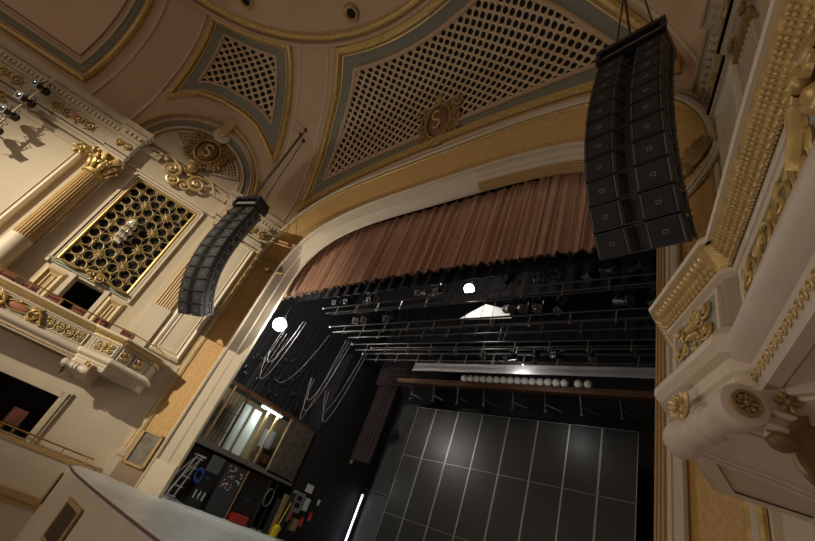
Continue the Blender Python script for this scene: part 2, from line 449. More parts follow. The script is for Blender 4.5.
# lattice panels set into the vaults
def lattice(fn, inside, bounds, step, bw, m, parent, thick=.05):
    """diagonal lattice with a star at each crossing, laid on the curved surface fn(a, b, off)"""
    mb = MB(); a0, a1, b0, b1 = bounds; na = int((a1-a0)/step)+1; nb = int((b1-b0)/step)+1
    node = lambda i, j: (a0+i*step, b0+j*step)
    for i in range(na+1):
        for j in range(nb+1):
            if (i+j) % 2: continue
            A, B = node(i, j); inA = inside(A, B)
            for dj in (1, -1):
                A2, B2 = A+step, B+dj*step
                if not (inA or inside(A2, B2)): continue
                ks = (0,.5,1); ws = (1.1,.72,1.1)
                kk = [k for k in ks]
                if not inA:
                    lo = next((k/20 for k in range(21) if inside(lerp(A,A2,k/20), lerp(B,B2,k/20))), 1); kk = [lerp(lo,1,k) for k in ks]
                elif not inside(A2, B2):
                    hi = next((k/20 for k in range(20,-1,-1) if inside(lerp(A,A2,k/20), lerp(B,B2,k/20))), 0); kk = [hi*k for k in ks]
                px, py = -dj*.707, .707
                k0 = len(mb.v)
                for k, w in zip(kk, ws):
                    for s_, o in ((-1,0),(-1,thick),(1,thick),(1,0)):
                        mb.v.append(V(fn(lerp(A,A2,k)+px*s_*bw*w, lerp(B,B2,k)+py*s_*bw*w, o)))
                for q in range(2):
                    for e in range(3): mb.f.append((k0+q*4+e, k0+q*4+e+1, k0+q*4+4+e+1, k0+q*4+4+e))
            if inA:
                k0 = len(mb.v); mb.v.append(V(fn(A, B, thick*1.9)))
                for q in range(16):
                    r = step*(.60 if q % 2 == 0 else .30); mb.v.append(V(fn(A+r*cos(q*pi/8), B+r*sin(q*pi/8), thick*1.05)))
                for q in range(16): mb.f.append((k0, k0+1+q, k0+1+(q+1) % 16))
    return mb.build('lattice', m, parent)
LATT = mat('lattice_plaster', (.60, .46, .29), .6, var=.1)
def panel(label, surf, edge_lo, edge_hi, vlo, vhi, L, holdstep, name_loc, clipfix=None):
    """surf(x, v, off); edges give x limits as functions of v; vlo/vhi limits as functions of x"""
    t = thing('lattice_panel', label, 'ceiling panel', name_loc, 'pierced lattice panels in the vaults')
    def loop(ins, off, n=28):
        pts = []
        def cl(x, v):
            return surf(x, v, off)
        dv = ins/L
        def X0(v): return edge_lo(v)+ins
        def X1(v): return edge_hi(v)-ins
        # solve the corner heights by fixed point
        def corner(X, vf, s_):
            v = .5
            for _ in range(30): v = lerp(v, vf(X(v))+s_*dv, .6)
            return v
        c00, c10, c11, c01 = corner(X0,vlo,1), corner(X1,vlo,1), corner(X1,vhi,-1), corner(X0,vhi,-1)
        for i in range(n): x = lerp(X0(c00), X1(c10), i/n); pts.append(cl(x, vlo(x)+dv))
        for i in range(n): v = lerp(c10, c11, i/n); pts.append(cl(X1(v), v))
        for i in range(n): x = lerp(X1(c11), X0(c01), i/n); pts.append(cl(x, vhi(x)-dv))
        for i in range(n): v = lerp(c01, c00, i/n); pts.append(cl(X0(v), v))
        return pts
    sc = holdstep
    MB().tube(loop(.15*sc,.08), .17*sc, 8, True).build('gilt_moulding', GOLD, t, True)
    MB().tube(loop(.40*sc,.06), .05*sc, 6, True).build('gilt_fillet', BADGE2, t, True)
    l1, l2 = loop(.38*sc,.04), loop(1.02*sc,.05)
    MB().loft([l1+l1[:1], l2+l2[:1]]).build('border_band', BLUE, t)
    MB().tube(loop(1.08*sc,.07), .10*sc, 8, True).build('inner_frame', CEIL, t, True)
    ins = 1.10*sc
    def inside(x, b):
        v = b/L
        return edge_lo(v)+ins < x < edge_hi(v)-ins and vlo(x)+ins/L < v < vhi(x)-ins/L
    mb = MB()
    # dark void behind the piercings, clipped to the panel
    def gp(u, k):
        v = lerp(vmin, vmax, k); x = lerp(edge_lo(v)+ins, edge_hi(v)-ins, u)
        v = min(max(v, vlo(x)+ins/L), vhi(x)-ins/L); return surf(x, v, .02)
    vmin = min(vlo(x) for x in lin(edge_lo(.3), edge_hi(.3), 9))+ins/L; vmax = max(vhi(x) for x in lin(edge_lo(.9), edge_hi(.9), 9))-ins/L
    mb.grid(gp, lin(0,1,25), lin(0,1,13)); mb.build('void', DARK, t)
    lattice(lambda x, b, o: surf(x, b/L, .04+o), inside, (edge_lo(0)-.1, edge_hi(0)+.1, 0, L), .215, .05, LATT, t, .035)
    return t
panel('huge pierced lattice ceiling panel above the proscenium arch', lambda x, v, o: S1(x, v, o), lambda v: -gx(v), lambda v: gx(v), lambda x: .045, lambda x: .985, 7.2, 1.0, (0,-1.2,14))
ARCHLO = [(3.0,.20),(3.4,.25),(4.47,.345),(5.2,.40),(6.06,.425),(7.2,.425),(8.15,.39),(8.8,.31),(9.3,.22),(9.6,.2)]
for sd, lb in ((-1,'small pierced lattice ceiling panel above the arch of the left box'),(1,'pierced lattice ceiling panel hidden mostly behind the right speaker array')):
    panel(lb, lambda x, v, o, sd=sd: S2(sd, x, v, o), lambda v: tr(v), lambda v: 9.3, lambda x: interp(ARCHLO, x), lambda x: 1.0, 7.0, .72, WP(sd,6,14))

# box arches: stepped mouldings from the vault down to the tympanum
for sd in (-1, 1):
    n = 40; ph = [pi*i/n for i in range(n+1)]
    def outer(p, sd=sd):
        t = 6.25-3.045*cos(p); v = archlow(t); return S2(sd, t, v)
    def inner(p, r, d, sd=sd): return WP(sd, 6.25-r*cos(p), 12.0+r*sin(p), d)
    def mix(p, k, dd=0):
        return lerp(outer(p), inner(p, 2.08, 0), k)+WN(sd)*dd
    A = [[mix(p, k, d) for p in ph] for k, d in ((0,.0),(.08,.10),(.14,.10),(.16,.02))]
    struct('trim_11', MB().loft(A), CREAM, True)
    struct('trim_11', MB().loft([[mix(p,k,d) for p in ph] for k, d in ((.16,.02),(.36,.0),(.38,.06),(.42,.06),(.44,.0))]), CEIL, True)
    struct('trim_12', MB().loft([[mix(p,k,d) for p in ph] for k, d in ((.44,.0),(.74,-.04))]), BLUE)
    struct('trim_11', MB().loft([[mix(p,k,d) for p in ph] for k, d in ((.74,-.04),(.76,.06),(.86,.06),(.88,.0),(1.0,.03),(1.04,.0))]), CREAM, True)
    struct('trim_13', MB().tube([mix(p,.12,.10) for p in ph], .05, 6), GOLD, True)
    mb = MB()
    for i in range(100): mb.ball(mix(pi*i/99,.24,.04), (.05,.05,.05), 5, 4)
    struct('trim_13', mb, DULL)
    struct('trim_13', MB().tube([mix(p,.9,.04) for p in ph], .045, 6), DULL, True)
    # pierced tympanum grilles
    for a0, a1, lb in ((.20*pi,.46*pi,'left'),(.56*pi,.86*pi,'right')):
        t = thing('tympanum_grille', 'fan shaped grille in the %s box arch, %s side of its cartouche' % ('left' if sd < 0 else 'right', 'audience' if lb == 'left' else 'stage'), 'grille', WP(sd,6.25,12))
        def fan(r, a, d): return WP(sd, 6.25+r*cos(pi-a)*1.0, 12.0+r*sin(a), d)
        fan = lambda r, a, d: WP(sd, 6.25+r*cos(a), 12.0+r*sin(a), d)
        b0, b1 = pi-a1, pi-a0
        if lb == 'left': b0, b1 = a0, a1
        else: b0, b1 = a0, a1
        MB().grid(lambda a, r: fan(r, pi-a if False else a, .03), lin(b0,b1,12), lin(.92,2.0,5)).build('void', DARK, t)
        mb = MB()
        for i in range(13): mb.tube([fan(r, lerp(b0,b1,i/12), .06) for r in (.92,1.5,2.0)], .035, 4)
        for j in range(8): mb.tube([fan(lerp(.92,2.0,j/7), lerp(b0,b1,i/10), .06) for i in range(11)], .035, 4)
        mb.build('crossed_bars', LATT, t)
        lp = [fan(.90, lerp(b0,b1,i/12), .06) for i in range(13)]+[fan(2.03, lerp(b1,b0,i/12), .06) for i in range(13)]
        MB().tube(lp, .06, 6, True).build('frame', CREAM, t, True)
    t = thing('cartouche', 'oval gilded cartouche lettered S in the arch over the %s box' % ('left' if sd < 0 else 'right'), 'ornament', WP(sd,6.25,12.4))
    cartouche(t, WP(sd,6.25,13.15,.15), WU(sd) if sd > 0 else -WU(sd), V((0,0,1)), WN(sd), 1.9, False)
    # broken pediment scrolls under the arch
    t = thing('pediment_scroll', 'gilded scroll pair with mask on the broken pediment above the %s lattice window' % ('left' if sd < 0 else 'right'), 'ornament', WP(sd,6.25,10.6))
    U, W, Nn = WU(sd), V((0,0,1)), WN(sd)
    O = WP(sd,6.25,11.2,.12)
    mb = MB()
    for f in (-1, 1):
        spiral(mb, O+U*f*.62+W*.1, U, W, Nn, .42, 1.7, f, .085, start=pi/2)
        spiral(mb, O+U*f*.25-W*.3, U, W, Nn, .3, 1.4, -f, .07, start=0)
        mb.tube([O+U*f*(.6+.9*k)+W*(.5-.35*k+.3*sin(k*pi))+Nn*.05 for k in lin(0,1,9)], .06, 6)
    mb.build('scrolls', BADGE2, t, True)
    mb = MB(); mb.ball(O+W*.75+Nn*.12, (.26,.34,.2), 10, 6, U, W, Nn)
    for q in range(7): leaf(mb, O+W*.3, (U*cos(.4+q*.4)+W*sin(.4+q*.4)).normalized(), Nn, .5, .18)
    for q in range(5): leaf(mb, O-W*.1, (U*cos(-.4-q*.6)+W*sin(-.4-q*.6)).normalized(), Nn, .45, .18)
    mb.build('mask_and_leaves', DULL, t, True)
    # keystone and round boss at the crown of the arch
    t = thing('keystone', 'carved keystone with round boss at the crown of the %s box arch' % ('left' if sd < 0 else 'right'), 'ornament', WP(sd,6.25,14.3,.4))
    MB().prism([mix(pi/2+a,k,.12) for a, k in ((-.09,.0),(.09,.0),(.06,.7),(-.06,.7))], Nn*.25).build('block', TAN, t)
    MB().lathe([(.42,0),(.40,.1),(.2,.16),(.12,.12),(.05,.2)], mix(pi/2,.72,.1), tuple(Nn), 20).build('boss', CREAM, t, True)
    # pediment mouldings
    mb = MB()
    for f in (-1, 1):
        c = [WP(sd,6.25+f*lerp(1.0,2.35,k),11.35+.35*sin(k*pi*.5)*(1-k)*2+.25*(1-k),.10) for k in lin(0,1,9)]
        mb.tube(c, .10, 6)
    mb.wbox(sd,4.2,8.3,10.35,10.5,0,.12); mb.wbox(sd,4.2,5.0,11.3,11.55,0,.2); mb.wbox(sd,7.5,8.3,11.3,11.55,0,.2); mb.wbox(sd,4.3,8.2,11.9,12.0,0,.12)
    struct('trim_14', mb, CREAM)

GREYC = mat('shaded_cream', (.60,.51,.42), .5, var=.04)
GREYP = mat('grey_cream', (.50,.42,.33), .5, var=.04)
# ------------------------------------------------------------------ entablature, columns, wall panels
def entab(side, t0, t1, d0, d1):
    mb = MB()
    for z0, z1, e in ((10.42,10.58,.0),(10.58,10.74,.05),(10.74,10.86,.10),(10.86,11.55,.0),(11.55,11.66,.08),(11.66,11.86,.10),(11.86,12.0,.16),(12.0,12.16,.24),(12.16,12.3,.28)):
        mb.wbox(side, t0-e*.8, t1+e*.8, z0-.3, z1-.3, d0-.02, d1+e)
    return mb
def dentils(side, t0, t1, d):
    mb = MB(); n = int((t1-t0)/.17)
    for i in range(n):
        t = t0+(i+.5)*(t1-t0)/n; mb.wbox(side, t-.05, t+.05, 11.39, 11.55, d+.1, d+.2)
    return mb
def goldpanel(side, t0, t1, z0, z1, d):
    mb = MB(); O = WP(side,(t0+t1)/2,(z0+z1)/2,d); rinceau(mb, O, WU(side), V((0,0,1)), WN(side), t1-t0, z1-z0, max(2,round((t1-t0)/.5)), .045)
    return mb
for sd in (-1, 1):
    S = 'left' if sd < 0 else 'right'
    for (a, b, d) in ((1.35,2.9,.16),(2.9,4.05,.28),(8.42,9.25,.40),(9.25,16,.16)):
        struct('trim_15', entab(sd, a, b, 0, d), CREAM)
        struct('trim_16', dentils(sd, a, b, d), IVORY)
        mb = MB(); mb.wbox(sd, a-.1, b+.1, 11.71, 11.75, d, d+.26); mb.wbox(sd, a-.1, b+.1, 10.44, 10.47, d, d+.12)
        struct('trim_17', mb, BROWN)
    for (a, b, d) in ((1.6,2.75,.17),(3.1,3.9,.29),(8.5,9.15,.41),(10.1,11.9,.17),(13,14.6,.17)):
        o = goldpanel(sd, a, b, 10.63, 11.18, d).build('frieze_scrollwork', GOLD, None, True)
        where = {1.6:'above the panelled pier beside the proscenium', 3.1:'above the column nearer the stage', 8.5:'above the column away from the stage', 10.1:'above the tall plain panel', 13:'furthest from the stage'}[a]
        tag(o, 'gilded scrollwork on the %s wall frieze %s' % (S, where), 'ornament', 'frieze scrollwork')
    c = MB(); c.ball(WP(sd,11.0,10.9,.2), (.24,.15,.08), 10, 6, WU(sd), V((0,0,1)), WN(sd))
    tag(c.build('oval_boss', PINK, None, True), 'pink oval boss in the %s wall frieze scrollwork' % S, 'ornament')
    t = thing('fluted_pilaster', 'flat fluted pilaster with small capital on the %s wall, nearer the stage' % S, 'pilaster', WP(sd,3.5,3.1,.1))
    MB().wbox(sd,3.12,3.88,2.5,5.6,.1,.26).build('drum', IVORY, t)
    mb = MB(); mb.wbox(sd,3.15,3.85,5.6,9.45,.1,.18)
    for q in range(7): mb.tube([WP(sd,3.2+q*.1,5.6,.18),WP(sd,3.2+q*.1,9.45,.18)], .034, 6)
    mb.build('fluted_shaft', mat('gold_ochre_paint', (.56,.39,.17), .5, var=.08) if sd < 0 else GREYP, t)
    mb = MB(); mb.wbox(sd,3.1,3.9,9.45,9.55,.1,.26)
    for q in range(5): leaf(mb, WP(sd,3.2+q*.15,9.55,.2), V((0,0,1)), WN(sd), .42, .16)
    for f in (3.18,3.82): spiral(mb, WP(sd,f,9.92,.24), WU(sd), V((0,0,1)), WN(sd), .13, 1.4, 1, .035)
    mb.build('capital', DULL, t, True); MB().wbox(sd,3.05,3.95,10.02,10.13,.1,.34).build('abacus', IVORY, t)
    for tc_, nm in ((8.82,'away from the stage'),):
        base = WP(sd, tc_, 3.1, .26)
        t = thing('fluted_column', 'round fluted gold column with leafy capital on the %s wall' % S, 'column', base, 'fluted columns')
        MB().lathe([(.50,0),(.50,.25),(.46,.28),(.47,.36),(.41,.42),(.40,.5),(.39,2.28),(.405,2.32)], base, n=28).build('drum', IVORY, t, True)
        fl = lambda j, i: (1.0 if j % 4 in (0,1) else .86)
        MB().lathe([(.375,2.32),(.37,4),(.355,5.0),(.34,5.82)], base, n=88, rmod=fl).build('fluted_shaft', mat('gold_ochre_paint', (.56,.39,.17), .5, var=.08), t)
        mb = MB(); mb.lathe([(.36,5.82),(.42,5.85),(.42,5.94),(.36,5.97)], base, n=28)
        mb.lathe([(.33,5.97),(.34,6.3),(.40,6.65),(.55,6.88)], base, n=20)
        for ring, (z0, L, n_) in enumerate(((6.0,.5,9),(6.32,.5,9))):
            for q in range(n_):
                a = 2*pi*(q+.5*ring)/n_; D = V((cos(a),sin(a),0)); leaf(mb, base+V((0,0,z0))+D*.36, (V((0,0,1))+D*.35).normalized(), D, L, .24)
                mb.ball(base+V((0,0,z0+L))+D*.56, (.09,.09,.07), 6, 4)
        for q in range(4):
            a = pi/4+q*pi/2; D = WU(sd)*cos(a)+WN(sd)*sin(a); Sx = D.cross(V((0,0,1)))
            spiral(mb, base+V((0,0,6.76))+D*.55+Sx*.0, D, V((0,0,1)), Sx, .17, 1.4, -1, .05, start=pi/2)
        mb.build('capital', GOLD, t, True)
        MB().wbox(sd, tc_-.55, tc_+.55, 9.97, 10.13, .0, .70).build('abacus', IVORY, t)
        mb = MB(); mb.wbox(sd, tc_-.55, tc_+.55, 2.5, 3.1, 0, .8); mb.build('plinth', CREAM, t)
    # flat pilasters behind columns and the raised panels
    def raised(t0, t1, z0, z1, d, nm, m=PANEL):
        mb = MB(); P = lambda t, z, dd: WP(sd, t, z, dd)
        loops = []
        for ins, dd in ((0,0),(0,d),(.10,d+.05),(.16,d),(.22,d-.03),(.27,d+.01),(.30,d-.03)):
            loops.append([P(t0+ins,z0+ins,dd),P(t1-ins,z0+ins,dd),P(t1-ins,z1-ins,dd),P(t0+ins,z1-ins,dd)])
        mb.loft(loops, True); k = len(mb.v); mb.add(loops[-1], [(0,1,2,3)])
        o = struct(nm, mb, m)
    raised(1.72,3.0,3.95,10.0,.16,'trim_18'); raised(9.65,13.4,3.9,10.0,.16,'trim_18'); raised(14.2,17.5,3.9,10.0,.16,'trim_18')
    for t0, t1 in ((3.0,4.0),(8.38,9.3)):
        struct('trim_18', MB().wbox(sd,t0,t1,2.4,10.13,0,.10), CREAM)
    for t_, z_, lb in ((9.88,9.8,'nearer the column'),(13.2,9.8,'further from the column')):
        mb = MB(); O = WP(sd,t_,z_,.2)
        for q in range(6): leaf(mb, O, (WU(sd)*cos(q*1.05)+V((0,0,1))*sin(q*1.05)).normalized(), WN(sd), .36, .16)
        spiral(mb, O, WU(sd), V((0,0,1)), WN(sd), .18, 1.4, 1, .05)
        tag(mb.build('corner_leaf', GOLD, None, True), 'gilded leaf knot at a %s wall panel corner, %s' % (S, lb), 'ornament')
    # frame round the lattice window, and panels under it
    mb = MB()
    for ins, dd, w in ((.28,.10,.10),(.14,.06,.06)):
        t0, t1, z0, z1 = 4.86-ins, 7.55+ins, 5.42-ins, 10.05+ins
        mb.wbox(sd,t0,t0+w,z0,z1,0,dd); mb.wbox(sd,t1-w,t1,z0,z1,0,dd); mb.wbox(sd,t0,t1,z1-w,z1,0,dd)
    struct('trim_19', mb, IVORY)
    mb = MB(); mb.wbox(sd,4.6,7.8,5.22,5.30,0,.06); mb.wbox(sd,4.6,7.8,5.30,5.36,0,.10)
    struct('trim_19', mb, SAGE)
    for t0, t1 in ((4.62,5.3),(6.88,7.62)): raised(t0,t1,3.3,5.05,.05,'trim_20',mat('buff_panel', (.55,.42,.22), .6))
    mb = MB()
    for t0, t1 in ((5.36,5.53),(6.66,6.83)): mb.wbox(sd,t0,t1,3.1,5.2,0,.06)
    struct('trim_20', mb, IVORY)
    mb = MB()
    O = WP(sd,6.1,5.42,.2)
    for f in (-1,1):
        mb.tube([WP(sd,6.1+f*k*1.25,5.42+.22*cos(k*pi)*(1-k)+(.0),.18) for k in lin(0,1,10)], .06, 6)
        spiral(mb, O+WU(sd)*f*.2, WU(sd), V((0,0,1)), WN(sd), .16, 1.4, f, .05)
    for q in range(6): leaf(mb, O, (WU(sd)*cos(q*1.05)+V((0,0,1))*sin(q*1.05)).normalized(), WN(sd), .28, .12)
    tag(mb.build('door_crest', DULL, None, True), 'gilded leaf crest below the %s lattice window over the dark doorway' % S, 'ornament')
    # quatrefoil lattice window
    t = thing('lattice_window', 'tall gilded quatrefoil lattice window in the %s wall' % S, 'window grille', WP(sd,6.2,5.42,0))
    MB().add([WP(sd,4.86,5.42,-.12),WP(sd,7.55,5.42,-.12),WP(sd,7.55,10.05,-.12),WP(sd,4.86,10.05,-.12)], [(0,1,2,3)]).build('void', DARK, t)
    tcs = [5.20,6.145,7.09]; zcs = [5.86+.94*i for i in range(5)]
    mb = MB(); h = .222
    for tc_ in tcs:
        for zc in zcs:
            for a in (-1,1):
                for b in (-1,1):
                    c0 = (tc_+a*h, zc+b*h)
                    mb.tube([WP(sd,c0[0]+.205*cos(2*pi*i/16),c0[1]+.205*sin(2*pi*i/16),-.02) for i in range(16)], .022, 5, True)
            for k in range(4):
                a = k*pi/2; mb.tube([WP(sd,tc_,zc,0),WP(sd,tc_+.42*cos(a),zc+.42*sin(a),-.02)], .022, 5)
    st = [(a+.4725,b+.47) for a in [4.255]+tcs for b in [4.92]+zcs]
    for a, b in st:
        for k in range(8):
            q = k*pi/4; L = .27 if k % 2 == 0 else .24
            pa, pb = a+L*cos(q), b+L*sin(q)
            if not(4.84 < a < 7.58 and 5.40 < b < 10.08):
                if not (4.86 < pa < 7.55 and 5.42 < pb < 10.05): continue
            pa = min(max(pa,4.88),7.53); pb = min(max(pb,5.44),10.03)
            mb.tube([WP(sd,min(max(a,4.88),7.53),min(max(b,5.44),10.03),0),WP(sd,pa,pb,-.02)], [.042,.010], 5)
    mb.build('quatrefoil_lattice', mat('gilt_lattice', (.40,.29,.12), .42, .35, var=.3, scale=8), t, True)
    mb = MB()
    for a, b in (((4.86,5.42),(7.55,5.42)),((7.55,5.42),(7.55,10.05)),((7.55,10.05),(4.86,10.05)),((4.86,10.05),(4.86,5.42))):
        mb.tube([WP(sd,a[0],a[1],.02),WP(sd,b[0],b[1],.02)], .06, 6)
    mb.build('frame', GOLD, t, True)
    # mouldings between wallpaper and the panelled pier, with bases
    mb = MB()
    mb.wbox(sd,1.42,1.50,.55,10.4,0,.10); struct('trim_21', mb, BROWN)
    mb = MB()
    mb.tube([WP(sd,1.54,.55,.12),WP(sd,1.54,10.4,.12)], .055, 8); struct('trim_21', mb, GOLD, True)
    mb = MB(); mb.wbox(sd,1.58,1.66,.55,10.4,0,.08); struct('trim_21', mb, IVORY)
    mb = MB(); mb.wbox(sd,1.40,1.72,FL,.35,0,.2); mb.wbox(sd,1.40,1.72,.35,.45,0,.26); mb.wbox(sd,1.42,1.68,.45,.55,0,.2)
    struct('baseboard_left' if sd < 0 else 'baseboard_right', mb, IVORY)
    P = [V((sd*a,b,0)) for a, b in ((7.60,.08),(7.57,-.06),(8.12,-.74),(8.22,-.62))]
    mb = MB(); mb.prism([p+V((0,0,FL)) for p in P], (0,0,.95)); mb.prism([V((p.x,p.y,FL+.95)) for p in P], (0,0,.1))
    struct('baseboard_left' if sd < 0 else 'baseboard_right', mb, IVORY)
    mb = MB(); mb.prism([V((sd*a,b,FL)) for a, b in ((8.16,-.70),(8.86,-1.44),(8.95,-1.3),(8.3,-.5))], (0,0,.5))
    struct('baseboard_left' if sd < 0 else 'baseboard_right', mb, BROWN)
    # shell ornament in the shoulder of the arch
    O = V((sd*8.42,-.98,9.35))
    
    mb = MB(); U = V((-sd*.38,.92,0)).normalized(); Nn = V((-sd*.75,-.66,0)).normalized(); U = V((-sd*.66,.75,0))
    struct('trim_26', MB().tube([O+U*(.85*cos(q))+V((0,0,1))*(-.1-.45*sin(q)) for q in lin(0,pi,14)], .05, 6), CREAM, True) if sd > 0 else None; sd < 0 or struct('trim_26', MB().tube([O+U*(1.0*cos(q))+V((0,0,1))*(-.1-.62*sin(q)) for q in lin(0,pi,14)], .05, 6), CREAM, True)
    for q in range(9):
        a = lerp(.15,pi-.15,q/8); leaf(mb, O, (U*cos(a)+V((0,0,1))*sin(a)).normalized(), Nn, .80, .24)
    mb.ball(O, (.16,.16,.14)); 
    tag(mb.build('shell_ornament', DULL, None, True), 'gilded shell in the %s shoulder of the proscenium arch' % S, 'ornament')
# glass fronted frame at the foot of the left wallpaper
t = thing('framed_case', 'small glass fronted frame at the foot of the left wallpaper band', 'frame', (-8.9,-.75,.15))
A, B = V((-8.24,-.76,0)), V((-8.80,-1.35,0)); Nn = V((.73,-.68,0)).normalized()
def fr(k, z, d): return lerp(A,B,k)+V((0,0,z))+Nn*d
mb = MB()
for k0,k1,z0,z1 in ((0,1,.2,.28),(0,1,1.32,1.4),(0,.12,.2,1.4),(.88,1,.2,1.4)):
    mb.hexa([fr(k0,z0,.0),fr(k1,z0,.0),fr(k1,z0,.12),fr(k0,z0,.12),fr(k0,z1,.0),fr(k1,z1,.0),fr(k1,z1,.12),fr(k0,z1,.12)])
mb.build('frame', TAN, t)
MB().add([fr(.1,.26,.06),fr(.9,.26,.06),fr(.9,1.34,.06),fr(.1,1.34,.06)], [(0,1,2,3)]).build('glass', MIRR, t)

# cartouche on the crown of the proscenium arch
t = thing('cartouche', 'large oval gilded cartouche lettered S at the crown of the proscenium arch', 'ornament', (0,-1.3,14.2))
a = .26*pi/2; Nn = V((0,-cos(a),-sin(a))); Wd = V((0,-sin(a),cos(a)))
cartouche(t, S1(0,.24,.12), V((1,0,0)), Wd, Nn, 2.15, False)

def acanthus(mb, pts, w, N, lobes=5, lift=.05):
    """broad leaf laid along pts, its edge scalloped into lobes"""
    m = len(pts); rows = []
    for i, p in enumerate(pts):
        k = i/(m-1); d = (pts[min(i+1,m-1)]-pts[max(i-1,0)]).normalized(); sdir = d.cross(N).normalized()
        ww = w*(1-.75*k)*(.72+.28*abs(cos(k*pi*lobes)))*min(1, .4+4*k)
        rows.append([p+sdir*(ww*q)+N*(lift*(1-q*q)*(1-.3*k)+.015) for q in (-1,-.6,-.15,.15,.6,1)])
    mb.loft(rows)
# ------------------------------------------------------------------ boxes
LONG = [(11.6,-12.5),(11.0,-10.8),(10.4,-9.0),(9.95,-7.7),(9.62,-6.65),(9.4,-5.95),(9.22,-5.35),(9.05,-4.80),(8.99,-4.62)]
LONG = [(a+.18,b+.06) for a, b in LONG]
ENDB = [(9.35,-4.9),(8.93,-4.74),(8.42,-3.9),(8.5,-2.6),(9.3,-2.05)]
ENDB = [(a+.18,b+.06) for a, b in ENDB]
def along(path):
    pts = [V((a,b,0)) for a, b in path]; cum = [0]
    for a, b in zip(pts, pts[1:]): cum.append(cum[-1]+(b-a).length)
    def at(s):
        for i in range(len(pts)-1):
            if s <= cum[i+1] or i == len(pts)-2:
                d = (pts[i+1]-pts[i]).normalized(); return pts[i]+d*(s-cum[i]), d, V((-d.y,d.x,0))
    return at, cum[-1], cum
def make_box(sd):
    S = 'left' if sd < 0 else 'right'
    t = thing('theatre_box', 'curved %s theatre box with gilded front and brass rail' % S, 'theatre box', (sd*9.6,-5,2.4))
    def B(mb, n, m, p=None, sm=False): return mb.mirror(sd).build(n, m, p or t, sm)
    LO = LONG
    mb = MB()
    mb.sweep([(.0,2.86),(.0,3.38),(.05,3.40),(.06,3.46),(-.05,3.46)], LO, -1)
    B(mb, 'parapet', GREYC, None)
    mb = MB(); mb.sweep([(-.02,2.58),(.03,2.60),(.10,2.64),(.145,2.70),(.15,2.76),(.12,2.82),(.06,2.85),(.06,2.88),(-.02,2.90)], LO, -1); B(mb, 'torus_moulding', GREYC, None, True)
    mb = MB(); mb.sweep([(-.1,2.42),(-.02,2.42),(.03,2.58),(-.02,2.58)], LO, -1); mst = B(mb, 'wave_moulding', GREYC)
    at, Ltot, cum = along(LO)
    mb = MB(); n = 60
    for i in range(n):
        p, d, nn = at(lerp(3.2, Ltot-.1, i/(n-1))); c = p+V((0,0,2.50))+nn*.02
        up = V((nn.x*.3,nn.y*.3,1)).normalized()
        spiral(mb, c-nn*.016, d, up, nn, .043, 1.3, 1, .009, 0, 4, 10)
    B(mb, 'wave_scrolls', BADGE2, mst, True)
    # rail cornice
    RAILP = LO[:-1]+[(9.18,-4.60)]
    mb = MB(); mb.sweep([(.0,3.46),(.06,3.50),(.20,3.64),(.20,3.67),(-.02,3.67)], RAILP, -1); g = B(mb, 'gilt_cornice', GOLD)
    mb = MB(); n = 64
    for i in range(n):
        s_ = lerp(3.4, Ltot-.05, i/(n-1)); p, d, nn = at(s_); sl = V((nn.x*.7,nn.y*.7,.7)).normalized(); out = (nn*.7-V((0,0,.7))).normalized()
        c = p+nn*.13+V((0,0,3.57))
        c = c+out*.004
        for a_, b_ in ((.018,.055),(-.018,.055),(.018,.02),(-.018,.02),(.018,-.03),(-.018,-.03)): mb.ball(c+d*a_+sl*b_, (.014,.018,.010), 5, 4, d, sl, out)
        mb.ball(c-sl*.075, (.03,.016,.010), 6, 4, d, sl, out)
        if i % 2: mb.tube([c+d*.036+sl*q for q in (-.095,0,.095)], .006, 4)
    B(mb, 'carved_leaves', BADGE2, g, True)
    mb = MB(); n = 150
    for i in range(n):
        p, d, nn = at(lerp(3.4, Ltot-.03, i/(n-1))); c = p+nn*.07+V((0,0,3.475)); dd = (d+V((0,0,.7))).normalized()
        mb.ball(c, (.038,.014,.014), 6, 4, dd, nn, dd.cross(nn))
    B(mb, 'rope_moulding', DULL, g, True)
    mb = MB(); mb.sweep([(-.2,3.66),(.23,3.66),(.24,3.70),(.21,3.74),(-.2,3.74)], RAILP, -1); B(mb, 'cap', IVORY)
    # sunk sage panel with gilded relief
    pan = [at(s_)[0] for s_ in lin(5.4, Ltot-.28, 14)]
    mb = MB(); mb.sweep([(.015,2.93),(.015,3.34)], [(p.x,p.y) for p in pan], -1, cap=False); sp = B(mb, 'sunk_panel', SAGE)
    mb = MB()
    for z in (2.92,3.35): mb.tube([at(s_)[0]+at(s_)[2]*.03+V((0,0,z)) for s_ in lin(5.4, Ltot-.28, 14)], .022, 5)
    for s_ in (5.4, Ltot-.28): p, d, nn = at(s_); mb.tube([p+nn*.03+V((0,0,2.92)), p+nn*.03+V((0,0,3.35))], .022, 5)
    B(mb, 'panel_frame', IVORY, sp)
    mb = MB(); Z = V((0,0,1))
    s_ = Ltot-.5; i = 0
    while s_ > Ltot-1.75:
        p, d, nn = at(s_); f = 1 if i % 2 else -1
        spiral(mb, p+nn*.02+Z*3.13, d, Z, nn, .17, 1.9, f, .02, start=-f*pi/2)
        for q in range(6):
            a = q*1.05+i; D = (d*cos(a)+Z*sin(a)).normalized(); leaf(mb, p+nn*.02+Z*3.13+D*.10, D, nn, .13, .05)
        s_ -= .34; i += 1
    B(mb, 'scroll_relief', GOLD, sp, True)
    p, d, nn = at(Ltot-2.5); c = p+nn*.05+Z*3.13
    mb = MB(); mb.ball(c, (.36,.12,.05), 12, 6, d, Z, nn); B(mb, 'pink_field', PINK, sp, True)
    mb = MB()
    mb.tube([c+d*(.40*cos(q*2*pi/24))+Z*(.15*sin(q*2*pi/24)+.02*sin(q*2*pi/6))+nn*.03 for q in range(24)], .026, 6, True)
